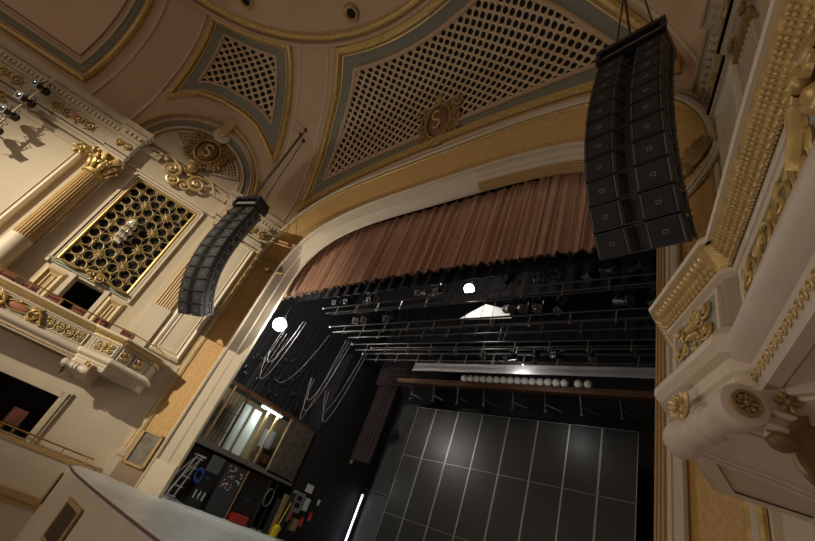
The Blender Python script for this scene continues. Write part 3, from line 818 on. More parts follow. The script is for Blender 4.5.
    for f in (-1, 1):
        spiral(mb, c+d*f*.48+Z*.12, d, Z, nn, .15, 1.7, f, .028, 0); spiral(mb, c+d*f*.46-Z*.13, d, Z, nn, .12, 1.7, -f, .024, 0)
        acanthus(mb, [c+d*f*(.38+.52*k)+Z*(.20*sin(k*pi*1.4)-.04)+nn*.05 for k in lin(0,1,26)], .10, nn, 5, .07)
        acanthus(mb, [c+d*f*(.36+.40*k)+Z*(-.18*sin(k*pi*1.2)-.02)+nn*.04 for k in lin(0,1,22)], .08, nn, 4, .06)
        hd = c+d*f*.60+nn*.10+Z*.04
        mb.ball(hd, (.055,.062,.055), 10, 7, d, Z, nn); mb.ball(hd+nn*.055-Z*.005, (.012,.02,.015), 6, 4, d, Z, nn)
        for q in range(7): mb.ball(hd+d*(.05*cos(.3+q*.42))+Z*(.052*sin(.3+q*.42)+.01)+nn*.01, .022, 6, 4)
        for g in (-1, 1): acanthus(mb, [hd+d*g*(.04+.16*k)+Z*(-.03+.10*k-.12*k*k)-nn*.03 for k in lin(0,1,14)], .06, nn, 3, .04)
        for q in range(5): leaf(mb, c+d*f*(.34+.05*q)+Z*(-.16+.08*q), (d*f+Z*(q*.4-.8)).normalized(), nn, .22, .09)
        mb.ball(c+d*f*.60+nn*.06-Z*.08, (.06,.07,.045), 8, 5)
    mb.ball(c+Z*.18+nn*.05, (.08,.06,.05), 8, 5)
    for f in (-1, 1):
        for q in range(9):
            k = q/8; P0 = c+d*f*(.42+.42*k)+Z*(.16*sin(k*pi*1.6)-.02)+nn*.05
            leaf(mb, P0, (d*f*(.6-.4*k)+Z*(.7 if q % 2 else -.7)).normalized(), nn, .15, .06)
    B(mb, 'gilt_cartouche', GOLD, sp, True)
    # projecting end block with the urn panel
    mb = MB(); mb.sweep([(.0,2.90),(.0,3.40),(.05,3.42),(.05,3.46),(-.15,3.46)], ENDB, -1)
    mb.prism([V((a,b,2.9)) for a, b in ENDB]+[V((9.6,-2.6,2.9)),V((9.8,-4.6,2.9))], (0,0,.5)); B(mb, 'end_block', IVORY)
    mb = MB(); mb.sweep([(-.2,2.36),(-.06,2.36),(-.05,2.44),(.0,2.46),(.0,2.54),(.03,2.56),(.04,2.66),(.10,2.68),(.15,2.74),(.15,2.80),(.10,2.88),(.02,2.92),(-.2,2.92)], ENDB, -1); B(mb, 'end_cornice', IVORY, None, False)
    mb = MB(); mb.prism([V((a+.02,b,2.38)) for a, b in ENDB]+[V((9.8,-2.4,2.38)),V((10.0,-4.7,2.38))], (0,0,.5)); B(mb, 'end_base', GREYC)
    mb = MB(); mb.sweep([(-.1,3.44),(.04,3.46),(.05,3.50),(.17,3.64),(.17,3.67),(-.1,3.67)], ENDB, -1); g = B(mb, 'gilt_end_cornice', GOLD)
    at2, L2, c2 = along(ENDB)
    mb = MB()
    for i in range(46):
        s_ = lerp(.5, L2-.1, i/45); p, d, nn = at2(s_); sl = V((nn.x*.7,nn.y*.7,.7)).normalized(); out = (nn*.7-Z*.7).normalized(); c = p+nn*.11+Z*3.57
        mb.ball(c+sl*.03, (.03,.05,.02), 6, 4, d, sl, out); mb.ball(c-sl*.05, (.026,.035,.02), 6, 4, d, sl, out)
        mb.ball(p+nn*.06+Z*3.475, (.03,.02,.022), 5, 4, d, nn, Z)
    B(mb, 'carved_leaves', BADGE2, g, True)
    mb = MB(); mb.sweep([(-.2,3.66),(.20,3.66),(.21,3.70),(.19,3.74),(-.2,3.74)], ENDB, -1); B(mb, 'end_cap', IVORY)
    for (s0, s1, kind) in ((c2[1]+.10, c2[2]-.08, 'urn'), (c2[2]+.12, c2[2]+.50, 'drop'), (c2[2]+.66, c2[2]+1.1, 'pinkdrop')):
        a_, d, nn = at2(s0); b_ = at2(s1)[0]; w = (b_-a_).length; c = (a_+b_)*.5+Z*3.16
        mb = MB(); mb.obox(a_+Z*2.96+nn*-.02, b_-a_, nn*.03, Z*.40); sp = B(mb, 'small_panel', SAGE)
        mb = MB()
        for z in (2.95,3.37): mb.tube([a_+Z*z+nn*.01, b_+Z*z+nn*.01], .02, 5)
        for q in (a_, b_): mb.tube([q+Z*2.95+nn*.01, q+Z*3.37+nn*.01], .02, 5)
        B(mb, 'panel_frame', IVORY, sp)
        mb = MB()
        if kind == 'urn': urn(mb, c+nn*.02, d, Z, nn, .36); [spiral(mb, c+nn*.02+d*f*.24+Z*z, d, Z, nn, .085, 1.5, f, .017) for f in (-1,1) for z in (-.10,.10)]
        else:
            for f in (-1, 1):
                for z in (-.1,.1): spiral(mb, c+d*f*.07+Z*z+nn*.02, d, Z, nn, .07, 1.4, f, .022)
            for q in range(6): leaf(mb, c+nn*.02, (d*cos(q*1.05)+Z*sin(q*1.05)).normalized(), nn, .16, .06)
        B(mb, 'urn_relief' if kind == 'urn' else 'leaf_drop', GOLD, sp, True)
        if kind == 'pinkdrop':
            mb = MB(); mb.ball(c+nn*.02, (.07,.16,.03), 8, 5, d, Z, nn); B(mb, 'pink_field', PINK, sp, True)
    # floor and soffit
    poly = [V((a+.05,b,2.45)) for a, b in LO]+[V((9.3,-2.1,2.45)),V((9.35,-2.08,2.45)),V((13.1,-12.5,2.45))]
    mb = MB(); mb.prism(poly, (0,0,.6)); sf = B(mb, 'floor_slab', GREYC)
    mb = MB()
    for o in (.45,.55,.9): mb.tube([at(s_)[0]-at(s_)[2]*o+V((0,0,2.44)) for s_ in lin(3.0, Ltot-.35-o*.3, 14)]+[V((10.55-o*.1,-4.6-o*.3,2.44))], .025 if o < .8 else .04, 5)
    B(mb, 'soffit_moulding', DULL, sf)
    # brass rail
    mb = MB(); rp = [at(s_)[0]-at(s_)[2]*.05+Z*4.02 for s_ in lin(1.5, Ltot-.2, 14)]+[V((a+.1,b,4.02)) for a, b in ((9.16,-4.55),(8.66,-3.8),(8.74,-2.65))]+[V((8.9,-2.4,3.98)),V((8.95,-2.35,3.74))]
    mb.tube(rp, .022, 6); 
    rl = B(mb, 'brass_rail', BRASS, None, True)
    for s_ in (3.6,4.6,5.6,6.6,7.6,Ltot-.3):
        p, d, nn = at(s_); mb = MB(); mb.lathe([(.045,0),(.03,.04),(.02,.08),(.018,.26),(.03,.28)], p-nn*.05+Z*3.74, n=8); B(mb, 'rail_post', BRASS, rl, True)
    mb = MB(); mb.lathe([(.045,0),(.03,.04),(.02,.08),(.018,.26),(.03,.28)], V((8.77,-3.75,3.74)), n=8); B(mb, 'rail_post', BRASS, rl, True)
    # console bracket under the end block
    A = V((.53,-.848,0)); Pw = V((.848,.53,0)); O = V((8.94,-4.56,2.23))
    mb = MB()
    prof = [(-.46,.10),(-.45,.135),(-.40,.145),(-.30,.145),(-.26,.13),(-.2,.105),(-.10,.10),(-.08,.12),(-.06,.125),(-.03,.125),(-.01,.11),(.02,.11),(.04,.125),(.08,.125),(.10,.11),(.13,.10),(.20,.11),(.24,.12),(.27,.138),(.38,.142),(.42,.135),(.43,.09)]
    mb.lathe([(r, h) for h, r in prof], O, tuple(A), 24); br = B(mb, 'bracket_scroll', GREYC, None, True)
    mb = MB()
    c = O+A*.44
    for q in range(8):
        a = q*pi/4; D = Pw*cos(a)+Z*sin(a); mb.ball(c+D*.045, (.025,.014,.012), 6, 4, D, D.cross(A), A)
    mb.ball(c, (.026,.026,.02), 7, 5); mb.tube([c+(Pw*cos(q*pi/10)+Z*sin(q*pi/10))*.075 for q in range(20)], .014, 5, True)
    c = O+A*.40+Pw*.25+Z*.10
    for q in range(6):
        a = q*pi/3; D = Pw*cos(a)+Z*sin(a); mb.ball(c+D*.045, (.035,.02,.015), 6, 4, D, D.cross(A), A)
    mb.ball(c, .025, 6, 4)
    B(mb, 'rosettes', DULL, br, True)
    side = [(0.0,.12),(.15,.15),(1.9,.20),(2.2,-.80),(2.0,-.62),(1.75,-.47),(1.5,-.36),(1.3,-.29),(1.1,-.235),(.9,-.19),(.7,-.155),(.5,-.13),(.2,-.11),(0,-.10)]
    mb = MB(); poly = [O+Pw*a+Z*b-A*.36 for a, b in side]; mb.prism(poly, A*.74); B(mb, 'bracket_body', GREYC, br, True)
    mb = MB()
    for o, w in ((.0,.03),(-.05,.02),(.10,.025)):
        mb.tube([O+A*.385+Pw*(a+.06)+Z*(b+.045+o) for a, b in ((.05,-.13),(.44,-.16),(.84,-.21),(1.24,-.32),(1.7,-.50),(2.05,-.75))], w, 6)
    for q in (-.33,-.26,.26,.33): mb.tube([O+A*q+Pw*a+Z*b for a, b in ((.05,-.10),(.2,-.11),(.5,-.13),(.9,-.19),(1.3,-.29),(1.75,-.47))], .025, 6)
    B(mb, 'bracket_ribs', GREYC, br, True)
    mb = MB(); c = O+A*.40+Pw*.24+Z*-.17
    for q in range(7): leaf(mb, c-Pw*.03, (Pw*cos(1.0-q*.33)*1.0+Z*sin(1.0-q*.33)).normalized(), A, .26, .09)
    mb.ball(c-Pw*.05, (.09,.06,.06), 8, 5, Pw, Z, A); B(mb, 'acanthus_leaf', mat('bronze_paint', (.20,.12,.06), .45, .3, var=.2, scale=12), br, True)
    mb = MB(); c = (V((9.11,-4.68,0))+V((8.60,-3.84,0)))*.5+Z*2.44-Pw*.05
    for q in range(9): leaf(mb, c-Pw*.06, (A*cos(q*.7)+Z*sin(q*.7)-Pw*.3).normalized(), -Pw, .15, .07); leaf(mb, c-Pw*.10, (A*cos(q*.7+.35)+Z*sin(q*.7+.35)-Pw*.9).normalized(), -Pw, .10, .05)
    mb.ball(c-Pw*.09, (.05,.05,.05), 8, 5); B(mb, 'carved_bud', BADGE2, br, True)
    return t
for sd in (-1, 1): make_box(sd)

# upholstered chairs in the left box
def make_chair(label, loc, rz, group):
    t = thing('box_chair', label, 'chair', (0,0,0), group)
    mb = MB(); mb.grid(lambda u, v: V((u*.23, -.16-.03*cos(u*pi*.5), .50+v*.5)), lin(-1,1,7), lin(0,1,4))
    mb.grid(lambda u, v: V((u*.23, -.23-.03*cos(u*pi*.5), .50+v*.5)), lin(-1,1,7), lin(0,1,4)); mb.box((0,-.21,.99),(.46,.09,.05)); mb.box((-.225,-.20,.75),(.03,.09,.5)); mb.box((.225,-.20,.75),(.03,.09,.5))
    mb.build('backrest', REDV, t)
    mb = MB(); mb.box((0,.02,.46),(.46,.44,.09)); mb.ball((0,.02,.50),(.22,.2,.05),12,5); mb.build('seat', REDV, t, True)
    for x, y in ((-.2,-.18),(.2,-.18),(-.2,.2),(.2,.2)): MB().tube([(x,y,0),(x,y,.42)], [.016,.024], 7).build('leg', GOLD, t, True)
    t.location = loc; t.rotation_euler = (0,0,rz); return t
CH = [(7.98,'left edge of the photo'),(7.25,0),(6.42,0),(5.6,0),(4.72,0),(3.78,0)]
CN = ['nearest the left edge of the photo','second from the left edge of the photo','just left of the dark doorway','just right of the dark doorway','second from the stage end','nearest the stage']
c0 = None
for i, (tt, _) in enumerate(CH):
    lb = 'red velvet chair behind left upper rail, '+CN[i]
    if c0 is None: c0 = make_chair(lb, (0,0,0), 0, 'red chairs in the left box'); c = c0
    else: c = copy_tree(c0); c['label'] = lb
    p = WP(-1, tt, 3.02, .62); c.location = p; c.rotation_euler = (0,0,1.22)
mb = MB(); mb.prism([WP(-1,t,3.05,d) for t, d in ((3.2,.2),(3.2,.8),(9.5,.8),(9.5,.2))], (0,0,.07)); struct('floor', mb, REDCARPET)
c = copy_tree(c0); c['label'] = 'red seat in the dark opening of the lower left box'; del c['group']; c.location = WP(-1,5.15,-.55,-1.0); c.rotation_euler = (0,0,1.22)
mb = MB(); mb.prism([WP(-1,t,-.62,d) for t, d in ((4.35,-.6),(4.35,-3),(9.6,-3),(9.6,-.6))], (0,0,.07)); struct('floor', mb, REDCARPET)

# lower parapet with brass rail and the mouldings around the lower box opening
for sd in (-1, 1):
    S = 'left' if sd < 0 else 'right'
    struct('trim_22', MB().wbox(sd, 2.0, 18, -.42, -.30, 0, .42), TAN)
    struct('wall_left' if sd < 0 else 'wall_right', MB().wbox(sd, 2.0, 18, -3.2, -.42, 0, .34), CREAM)
    mb = MB(); mb.wbox(sd,2.0,18,-1.75,-1.55,.3,.5); mb.wbox(sd,2.0,18,-1.9,-1.75,.3,.42); struct('trim_22', mb, TAN)
    mb = MB(); mb.wbox(sd,4.05,4.35,-.3,1.45,0,.08); mb.wbox(sd,4.15,4.28,-.3,1.45,.08,.12); mb.wbox(sd,4.05,9.9,1.25,1.5,0,.08); struct('trim_23', mb, CREAM)
    base = WP(sd,3.6,-.3,.3)
    t = thing('brass_handrail', 'low brass handrail along the lower %s box parapet' % S, 'railing', base)
    MB().tube([WP(sd,2.2,-.06,.3),WP(sd,9.5,-.06,.3)], .028, 8).build('rail', BRASS, t, True)
    for tt in (2.35,3.15,4.3,5.4,6.5,7.6,8.7):
        mb = MB(); mb.lathe([(.05,0),(.05,.02),(.022,.05),(.022,.22),(.04,.24),(.04,.27)], WP(sd,tt,-.3,.3), n=8); mb.build('post', BRASS, t, True)
    MB().ball(WP(sd,2.2,-.06,.3), .05, 8, 6).build('end_knob', BRASS, t, True)

# crystal pendant in front of the left lattice window
b = WP(-1,6.45,7.0,.18)
t = thing('crystal_pendant', 'long crystal pendant lantern in front of the left lattice window', 'lamp', b)
mb = MB()
for r, z in ((.11,.1),(.17,.35),(.19,.65),(.17,.95),(.10,1.15)):
    for q in range(12): mb.ball(b+V((r*cos(q*pi/6),r*sin(q*pi/6),z)), (.045,.045,.11), 6, 4)
mb.build('crystal_drops', CRYST, t, True)
mb = MB(); mb.lathe([(.02,0),(.06,.06),(.02,.1),(.02,1.2),(.09,1.24),(.03,1.3),(.012,1.4),(.012,1.6)], b, n=10)
for z in (.22,.5,.8,1.08): mb.tube([b+V((.15*cos(q*pi/8),.15*sin(q*pi/8),z)) for q in range(16)], .012, 4, True)
mb.tube([b+V((0,0,1.6)), WP(-1,6.45,8.75,0)], .012, 5)
mb.build('frame', DULL, t, True)
MB().ball(b+V((.12,-.1,1.02)), .035, 8, 6).build('bulb', mat('crystal_glint_glow', (1,1,1), .4, emit=(1,.9,.7), estr=6), t, True)  # glint on the unlit crystal, made as a small glowing ball

# ------------------------------------------------------------------ lighting boom on the left wall
p0, p1 = WP(-1,12.0,8.0,.75), WP(-1,12.25,11.55,.75)
t = thing('lighting_boom', 'white pipe boom carrying stage lamps on the upper left wall', 'lighting boom', p0)
MB().tube([p0,p1], .04, 8).build('pipe', IVORY, t, True)
for k in (.12,.55,.97): 
    q = lerp(p0,p1,k); MB().tube([q, q-WN(-1)*.75], .03, 6).build('wall_arm', IVORY, t, True)
mb = MB()
for i in range(14): 
    k = i/14; mb.tube([lerp(p0,p1,k)+WU(-1)*.22*(-1)**i, lerp(p0,p1,k+1/14)+WU(-1)*.22*(-1)**(i+1)], .012, 4)
mb.build('lattice_ties', DSTEEL, t)
def make_lamp(label, group):
    """ellipsoidal stage lamp hanging from its clamp at the origin, barrel along -y"""
    t = thing('stage_lamp', label, 'stage light', (0,0,0), group)
    mb = MB(); mb.tube([(-.13,0,-.30),(-.13,0,-.08),(0,0,-.05),(.13,0,-.08),(.13,0,-.30)], .014, 5); mb.box((0,0,-.03),(.06,.05,.10)); mb.build('yoke', DSTEEL, t)
    MB().lathe([(.06,.20),(.12,.16),(.125,.02),(.09,-.06),(.085,-.26),(.10,-.28),(.10,-.34)], (0,0,-.30), (0,1,0), 14).build('barrel', BLACK, t, True)
    MB().box((0,-.345,-.30),(.22,.02,.22)).build('gel_frame', mat('frame_grey', (.10,.10,.10), .4, .2), t)
    MB().lathe([(.085,0),(.07,-.02),(.01,-.03)], (0,-.35,-.30), (0,1,0), 14).build('lens', mat('dark_lens', (.03,.03,.04), .1, spec=.8), t, True)
    return t
lampproto = None
def put_lamp(loc, rx, rz, label, group, s=1):
    global lampproto
    if lampproto is None: lampproto = make_lamp(label, group); o = lampproto
    else: o = copy_tree(lampproto)
    o['label'] = label; o['group'] = group
    o.location = loc; o.rotation_euler = (rx,0,rz); o.scale = (s,s,s); return o
for i, k in enumerate((.18,.42,.66,.90)):
    put_lamp(lerp(p0,p1,k)+WU(-1)*.05+V((0,0,.14)), .35, .9, 'black stage lamp on the white wall boom, %s' % ('lowest of four','second from the bottom','second from the top','topmost of four')[i], 'stage lamps on the left wall boom', 1.35)

# ------------------------------------------------------------------ speaker arrays
def make_array(label, sd, origin, rz, n=11):
    root = thing('line_array_speaker', label, 'speaker', (0,0,0), 'hanging speaker arrays')
    h = .50; y, z, ang = 0, 0, -.10
    shared = {}
    def part(name, m, build, parent, Mx):
        if name not in shared:
            mb = MB(); build(mb); o = mb.build(name, m, None, False); off = V(o.location)
            o.data.transform(Matrix.Translation(off)); o.location = (0,0,0); shared[name] = o.data
        else:
            o = bpy.data.objects.new(name, shared[name]); COL.objects.link(o)
        o.parent = parent
        if Mx is not None: o.matrix_local = Mx
        return o
    def shell(mb):
        w = .70; fr = [(-w,0),(-.16,0),(-.055,.24),(.055,.24),(.16,0),(w,0),(w,.30),(.52,.72),(-.52,.72),(-w,.30)]
        e = .015
        mb.prism([V((a,b,-h+e)) for a, b in fr], (0,0,h-2*e))
        for zz in (-h+e, -e-.02): mb.obox((-w,-.012,zz),(2*w,0,0),(0,.012,0),(0,0,.02))
        for s_ in (-1,1): mb.box((s_*.69,-.008,-h/2),(.02,.02,h-.05))
    def grille(s_):
        def g(mb):
            mb.box((s_*.425,-.008,-h/2),(.42,.02,h-.10))
        return g
    def trim(s_):
        def g(mb):
            mb.box((s_*.18,-.012,-h/2),(.018,.02,h-.09))
        return g
    def badge(s_):
        def g(mb):
            for a, b, c, d in ((.425,.028,.085,.012),(.425,-.028,.085,.012)): mb.box((s_*a,-.02,-h/2+b),(c,.012,d))
            for a in (-.037,.037): mb.box((s_*(.425+a*1.0),-.02,-h/2),(.012,.012,.06))
        return g
    def horn(mb):
        for s_ in (-1,1): mb.hexa([V((s_*.155,-.0,-h+.03)),V((s_*.06,.235,-h+.03)),V((s_*.055,.235,-h+.03)),V((s_*.145,-.0,-h+.03)),V((s_*.155,-.0,-.03)),V((s_*.06,.235,-.03)),V((s_*.055,.235,-.03)),V((s_*.145,.0,-.03))])
    def rig(mb):
        for s_ in (-1,):
            mb.box((s_*.715,.12,-h/2),(.03,.06,h-.04)); mb.box((s_*.63,.50,-h/2),(.05,.06,h-.06)); mb.ball((s_*.735,.12,-h+.1),.02,6,4); mb.ball((s_*.735,.12,-.1),.02,6,4)
            for yy in (.14,.44): mb.box((s_*.69,yy,-h/2),(.05,.03,h-.12))
            for zz in (.08,h-.08): mb.box((s_*.69,.29,-zz),(.05,.30,.03))
    for i in range(n):
        Mx = Matrix.Translation((0,y,z)) @ Matrix.Rotation(ang, 4, 'X')
        c = part('speaker_cabinet', SPK, shell, root, Mx)
        for s_, nm in ((-1,'grille'),(1,'grille_')):
            o = part('grille', SPKG, grille(-1), c, Matrix.Identity(4) if s_ < 0 else Matrix.Translation((.85,0,0)))
            o = part('badge', BADGE, badge(-1), c, Matrix.Identity(4) if s_ < 0 else Matrix.Translation((.85,0,0)))
        for s_ in (-1,1):
            nm = 'grille_trim'
            for dx in (0,-.49): part(nm, SPKE, trim(-1), c, Matrix.Translation((dx if s_ < 0 else .36-dx,0,0)))
        part('horn', SPKH, horn, c, None); part('rigging_hardware', SPKE, rig, c, None); part('rigging_hardware', SPKE, rig, c, Matrix.Rotation(pi,4,'Z') @ Matrix.Translation((0,-.62,0)))
        y += sin(ang)*h; z -= cos(ang)*h
        ang = -.10+.0085*(i+1)**2
    mb = MB(); mb.box((0,.30,.28),(1.44,.10,.10)); mb.box((0,-.05,.50),(1.50,.14,.16)); mb.box((0,-.05,.08),(1.50,.10,.06)); mb.box((-.7,-.05,.28),(.10,.12,.4)); mb.box((.7,-.05,.28),(.10,.12,.4)); mb.box((0,.62,.28),(1.44,.10,.16)); mb.box((-.69,.28,.2),(.06,.8,.36)); mb.box((.69,.28,.2),(.06,.8,.36)); mb.box((0,.3,.36),(1.4,.6,.03)); mb.box((-.3,.3,.12),(.1,.4,.2)); mb.box((.3,.3,.12),(.1,.4,.2))
    mb.box((0,.34,.46),(1.36,.62,.30))
    mb.build('fly_frame', BLACK, root)
    mb = MB(); mb.box((0,-.02,.24),(1.3,.03,.10)); mb.build('amplifier_tray', GREYM, root)
    root.location = origin; root.rotation_euler = (0,0,rz)
    return root
AL = make_array('left hanging speaker array in front of the left wall panel', -1, (-7.95,-3.65,10.75), .30)
AR = make_array('right hanging speaker array high beside the right box', 1, (7.72,-3.1,11.35), -.12)
for arr, sd in ((AL,-1),(AR,1)):
    Mi = Matrix.LocRotScale(arr.location, arr.rotation_euler, None).inverted()
    for x, y, vv in ((-.5,.3,.47),(.0,.1,.50),(.5,.3,.44)):
        top = lerp(S2(sd,tr(vv),vv), S1(sd*gx(vv),vv), .40 if x < 0 else .5); top.z -= .05
        L0 = V(arr.location); mb = MB(); mb.tube([V((x,y,.3))+L0, (Mi @ top)+L0], .022 if x else .03, 5)
        mb.ball((Mi @ top)+L0, .10, 8, 5)
        mb.build('hanging_cable', mat('brown_cable', (.03,.022,.018), .6), arr, False)

# ------------------------------------------------------------------ stage floor, apron and pit
APR = [(a,b+.07) for a, b in [(-8.9,-2.6),(-8.3,-2.85),(-7.5,-3.2),(-6.0,-3.42),(-4.0,-3.54),(-2.0,-3.6),(0,-3.62),(2,-3.6),(4,-3.54),(6,-3.42),(7.5,-3.2),(8.9,-2.6)]]
mb = MB(); mb.prism([V((a,b,FL-.10)) for a, b in APR]+[V((8.9,0,FL-.10)),V((12.5,.1,FL-.10)),V((12.5,12,FL-.10)),V((-12.5,12,FL-.10)),V((-12.5,.1,FL-.10)),V((-8.9,0,FL-.10))], (0,0,.10)); struct('floor', mb, FLOORM)
mb = MB(); mb.sweep([(-.02,FL-.045),(.015,FL-.045),(.018,FL-.01),(.01,FL+.006),(-.03,FL+.006)], APR, 1); struct('trim_24', mb, mat('red_brown_edge', (.16,.06,.03), .5))
struct('trim_25', MB().sweep([(.0,-3.2),(.0,FL-.10)], APR, 1, cap=False), CREAM)
mb = MB(); mb.add([(-16,-34,-3.1),(16,-34,-3.1),(16,-1,-3.1),(-16,-1,-3.1)], [(0,1,2,3)]); struct('floor', mb, REDCARPET)
ap, La, ca = along(APR)
for s0, s1, z0, z1, lb in ((.55,1.55,-1.35,-.68,'slatted vent grille in the curved apron front, nearest the left wall'),(4.55,5.75,-1.6,-.86,'slatted vent grille in the curved apron front, further from the left wall')):
    a_, d, nn = ap(s0); b_ = ap(s1)[0]; d = (b_-a_).normalized(); nn = V((d.y,-d.x,0))
    t = thing('vent_grille', lb, 'vent', a_+V((0,0,z0)), 'vents in the apron front')
    w = (b_-a_).length; o = a_+nn*.03
    mb = MB()
    for x0, x1, y0, y1 in ((-.1,w+.1,z0-.1,z0),(-.1,w+.1,z1,z1+.1),(-.1,0,z0,z1),(w,w+.1,z0,z1)): mb.obox(o+d*x0+V((0,0,y0)), d*(x1-x0), nn*.05, V((0,0,y1-y0)))
    mb.build('frame', TAN, t)
    mb = MB(); n = int(w/.13)
    for i in range(n): mb.obox(o+d*(w*(i+.2)/n)+V((0,0,z0)), d*.06, nn*.04, V((0,0,z1-z0)))
    mb.build('slats', mat('dark_slat', (.13,.09,.055), .5), t)
    MB().add([o+V((0,0,z0)), o+d*w+V((0,0,z0)), o+d*w+V((0,0,z1)), o+V((0,0,z1))], [(0,1,2,3)]).build('void', DARK, t)
a_, d, nn = ap(4.2); mb = MB(); mb.lathe([(.07,0),(.07,.05),(.05,.12),(.05,.2)], a_+V((0,0,-.80)), tuple(nn), 12)
tag(mb.build('footlight_socket', WHITEM, None, True), 'small white socket on the curved apron front beside the second vent', 'socket')

# stage box
ZG = 14.5
mb = MB(); mb.add([(-12.5,11.5,FL),(12.5,11.5,FL),(12.5,11.5,ZG),(-12.5,11.5,ZG)], [(0,1,2,3)]); struct('wall_back', mb, WALLB)
mb = MB(); mb.add([(-10.4,.03,FL),(-10.4,11.5,FL),(-10.4,11.5,ZG),(-10.4,.03,ZG)], [(0,1,2,3)]); mb.add([(-12.5,.03,FL),(-8.62,.03,FL),(-8.62,.03,ZG),(-12.5,.03,ZG)], [(0,1,2,3)]); struct('wall_stage_left', mb, WALLB)
mb = MB(); mb.add([(10.4,.03,FL),(10.4,11.5,FL),(10.4,11.5,ZG),(10.4,.03,ZG)], [(0,1,2,3)]); mb.add([(12.5,.03,FL),(8.62,.03,FL),(8.62,.03,ZG),(12.5,.03,ZG)], [(0,1,2,3)]); struct('wall_stage_right', mb, WALLB)
mb = MB(); mb.add([(-10.4,.15,ZG),(10.4,.15,ZG),(10.4,11.5,ZG),(-10.4,11.5,ZG)], [(0,1,2,3)]); mb.add([(-10.4,.3,12.9),(10.4,.3,12.9),(10.4,.3,ZG),(-10.4,.3,ZG)], [(0,1,2,3)]); struct('ceiling', mb, WALLB)

# valance
def val(u, k):
    x = lerp(-9.0, 9.0, u); q = x*2*pi
    f = .08*sin(q/.52)+.06*sin(q/.29+1.3*sin(x*1.7))+.045*sin(q/.17+x)+.02*sin(q/.085+2*x)
    zb = 9.02-.0042*x*x+.05*sin(q/.52+.6)
    ztop = 12.6
    return V((x+.03*sin(q/.35+k*2), .55+f*(.55+.45*k), lerp(ztop, zb, k)))
t = thing('valance_curtain', 'pleated copper velvet valance hanging inside the proscenium arch', 'curtain', (0,.55,9))
MB().grid(val, lin(0,1,1300), [0,.5,1]).build('pleated_cloth', CURT, t, True)
mb = MB()
mb.tube([val(u, 1)+V((0,0,-.02)) for u in lin(0,1,380)], .03, 5)
mb.build('hem_braid', mat('dark_fringe', (.05,.025,.018), .9), t, True)
# black masking borders
for i, (y, zb, lb) in enumerate(((1.15,8.95,'black masking border close behind the copper valance'),(4.4,10.6,'black masking border high above the middle of the stage'),(7.6,10.4,'black masking border high above the globe lamp batten'))):
    mb = MB(); mb.grid(lambda u, k: V((lerp(-8.3,8.3,u), y+.04*sin(u*160), lerp(ZG-.03, zb, k))), lin(0,1,200), [0,1])
    tag(mb.build('masking_border', BCLOTH, None, True), lb, 'stage curtain')
# copper/maroon legs
def leg(x0, x1, y, z0, z1, amp, nm, m, lb, n=90, per=.22):
    mb = MB(); mb.grid(lambda u, k: V((lerp(x0,x1,u), y+amp*sin((lerp(x0,x1,u))*2*pi/per)+.03*sin(u*9), lerp(z1,z0,k))), lin(0,1,n), [0,.5,1])
    tag(mb.build(nm, m, None, True), lb, 'stage curtain')
leg(-6.65,-5.35,7.0,3.7,9.3,.06,'stage_curtain',MAROON,'narrow maroon stage curtain hanging left of the black panels')
leg(-6.9,-4.2,6.9,7.5,9.8,.05,'stage_curtain',MAROON,'short maroon curtain bunched above the narrow maroon one')

# black flats
XS = [-4.52,-3.38,-2.1,-.81,.48,1.76,3.03,4.22,5.42]; ZS = [FL,2.13,4.62,6.95]
for i in range(8):
    cn = ('first','second','third','fourth','fifth','sixth','seventh','eighth')[i]
    for j in range(3):
        rn = ('bottom','middle','top')[j]
        g = .018; dy = .03*((i*7+j*3) % 3)/3; x0, x1, z0, z1 = XS[i]+g, XS[i+1]-g, ZS[j]+.012, ZS[j+1]-.012
        t = thing('stage_flat', 'black glossy stage flat in the %s row, %s column from the left' % (rn, cn), 'stage flat', ((x0+x1)/2,8+dy,z0), 'black flats at the back of the stage')
        MB().box(((x0+x1)/2,8.0+dy,(z0+z1)/2),(x1-x0,.03,z1-z0)).build('board', FLATM, t)
        mb = MB()
        for xx in (x0,x1): mb.box((xx,7.985+dy,(z0+z1)/2),(.022,.03,z1-z0))
        mb.box(((x0+x1)/2,7.985+dy,z1),(x1-x0,.03,.012)); mb.build('metal_edge', STEEL, t)

# battens: twin pipes with spacers
def batten(y, z, x0, x1, lb, gap=.30, tilt=0):
    t = thing('batten', lb, 'batten', ((x0+x1)/2,y,z), 'twin pipe battens over the stage')
    MB().tube([(x0,y,z),(x1,y,z)], .032, 8).build('pipe', DSTEEL, t, True); MB().tube([(x0+.4,y,z-gap),(x1,y,z-gap)], .032, 8).build('pipe', DSTEEL, t, True)
    n = int((x1-x0)/1.3)
    for i in range(n):
        x = lerp(x0+.6,x1-.4,(i+.4)/n); mb = MB(); mb.box((x,y,z-gap/2),(.035,.03,gap)); mb.box((x,y,z-gap-.05),(.05,.07,.1)); mb.build('spacer', STEEL, t)
    for x in (x0+1.5,(x0+x1)/2,x1-1.5): MB().tube([(x,y,z),(x,y,ZG-.02)], .008, 4).build('lift_line', DSTEEL, t)
    for x in (x0, x1): MB().ball((x,y,z), .05, 8, 5).build('end_cap', WHITEM, t, True)
BT = [(1.5,8.62,'twin pipe batten nearest the valance'),(2.2,8.05,'twin pipe batten second behind the valance'),(3.0,8.25,'twin pipe batten third behind the valance'),(3.6,7.95,'twin pipe batten fourth behind the valance'),(4.3,7.85,'twin pipe batten directly in front of the white border'),(4.6,8.35,'twin pipe batten above the white border')]
for y, z, lb in BT: batten(y, z, -6.6+.2*y, 8.6, lb)
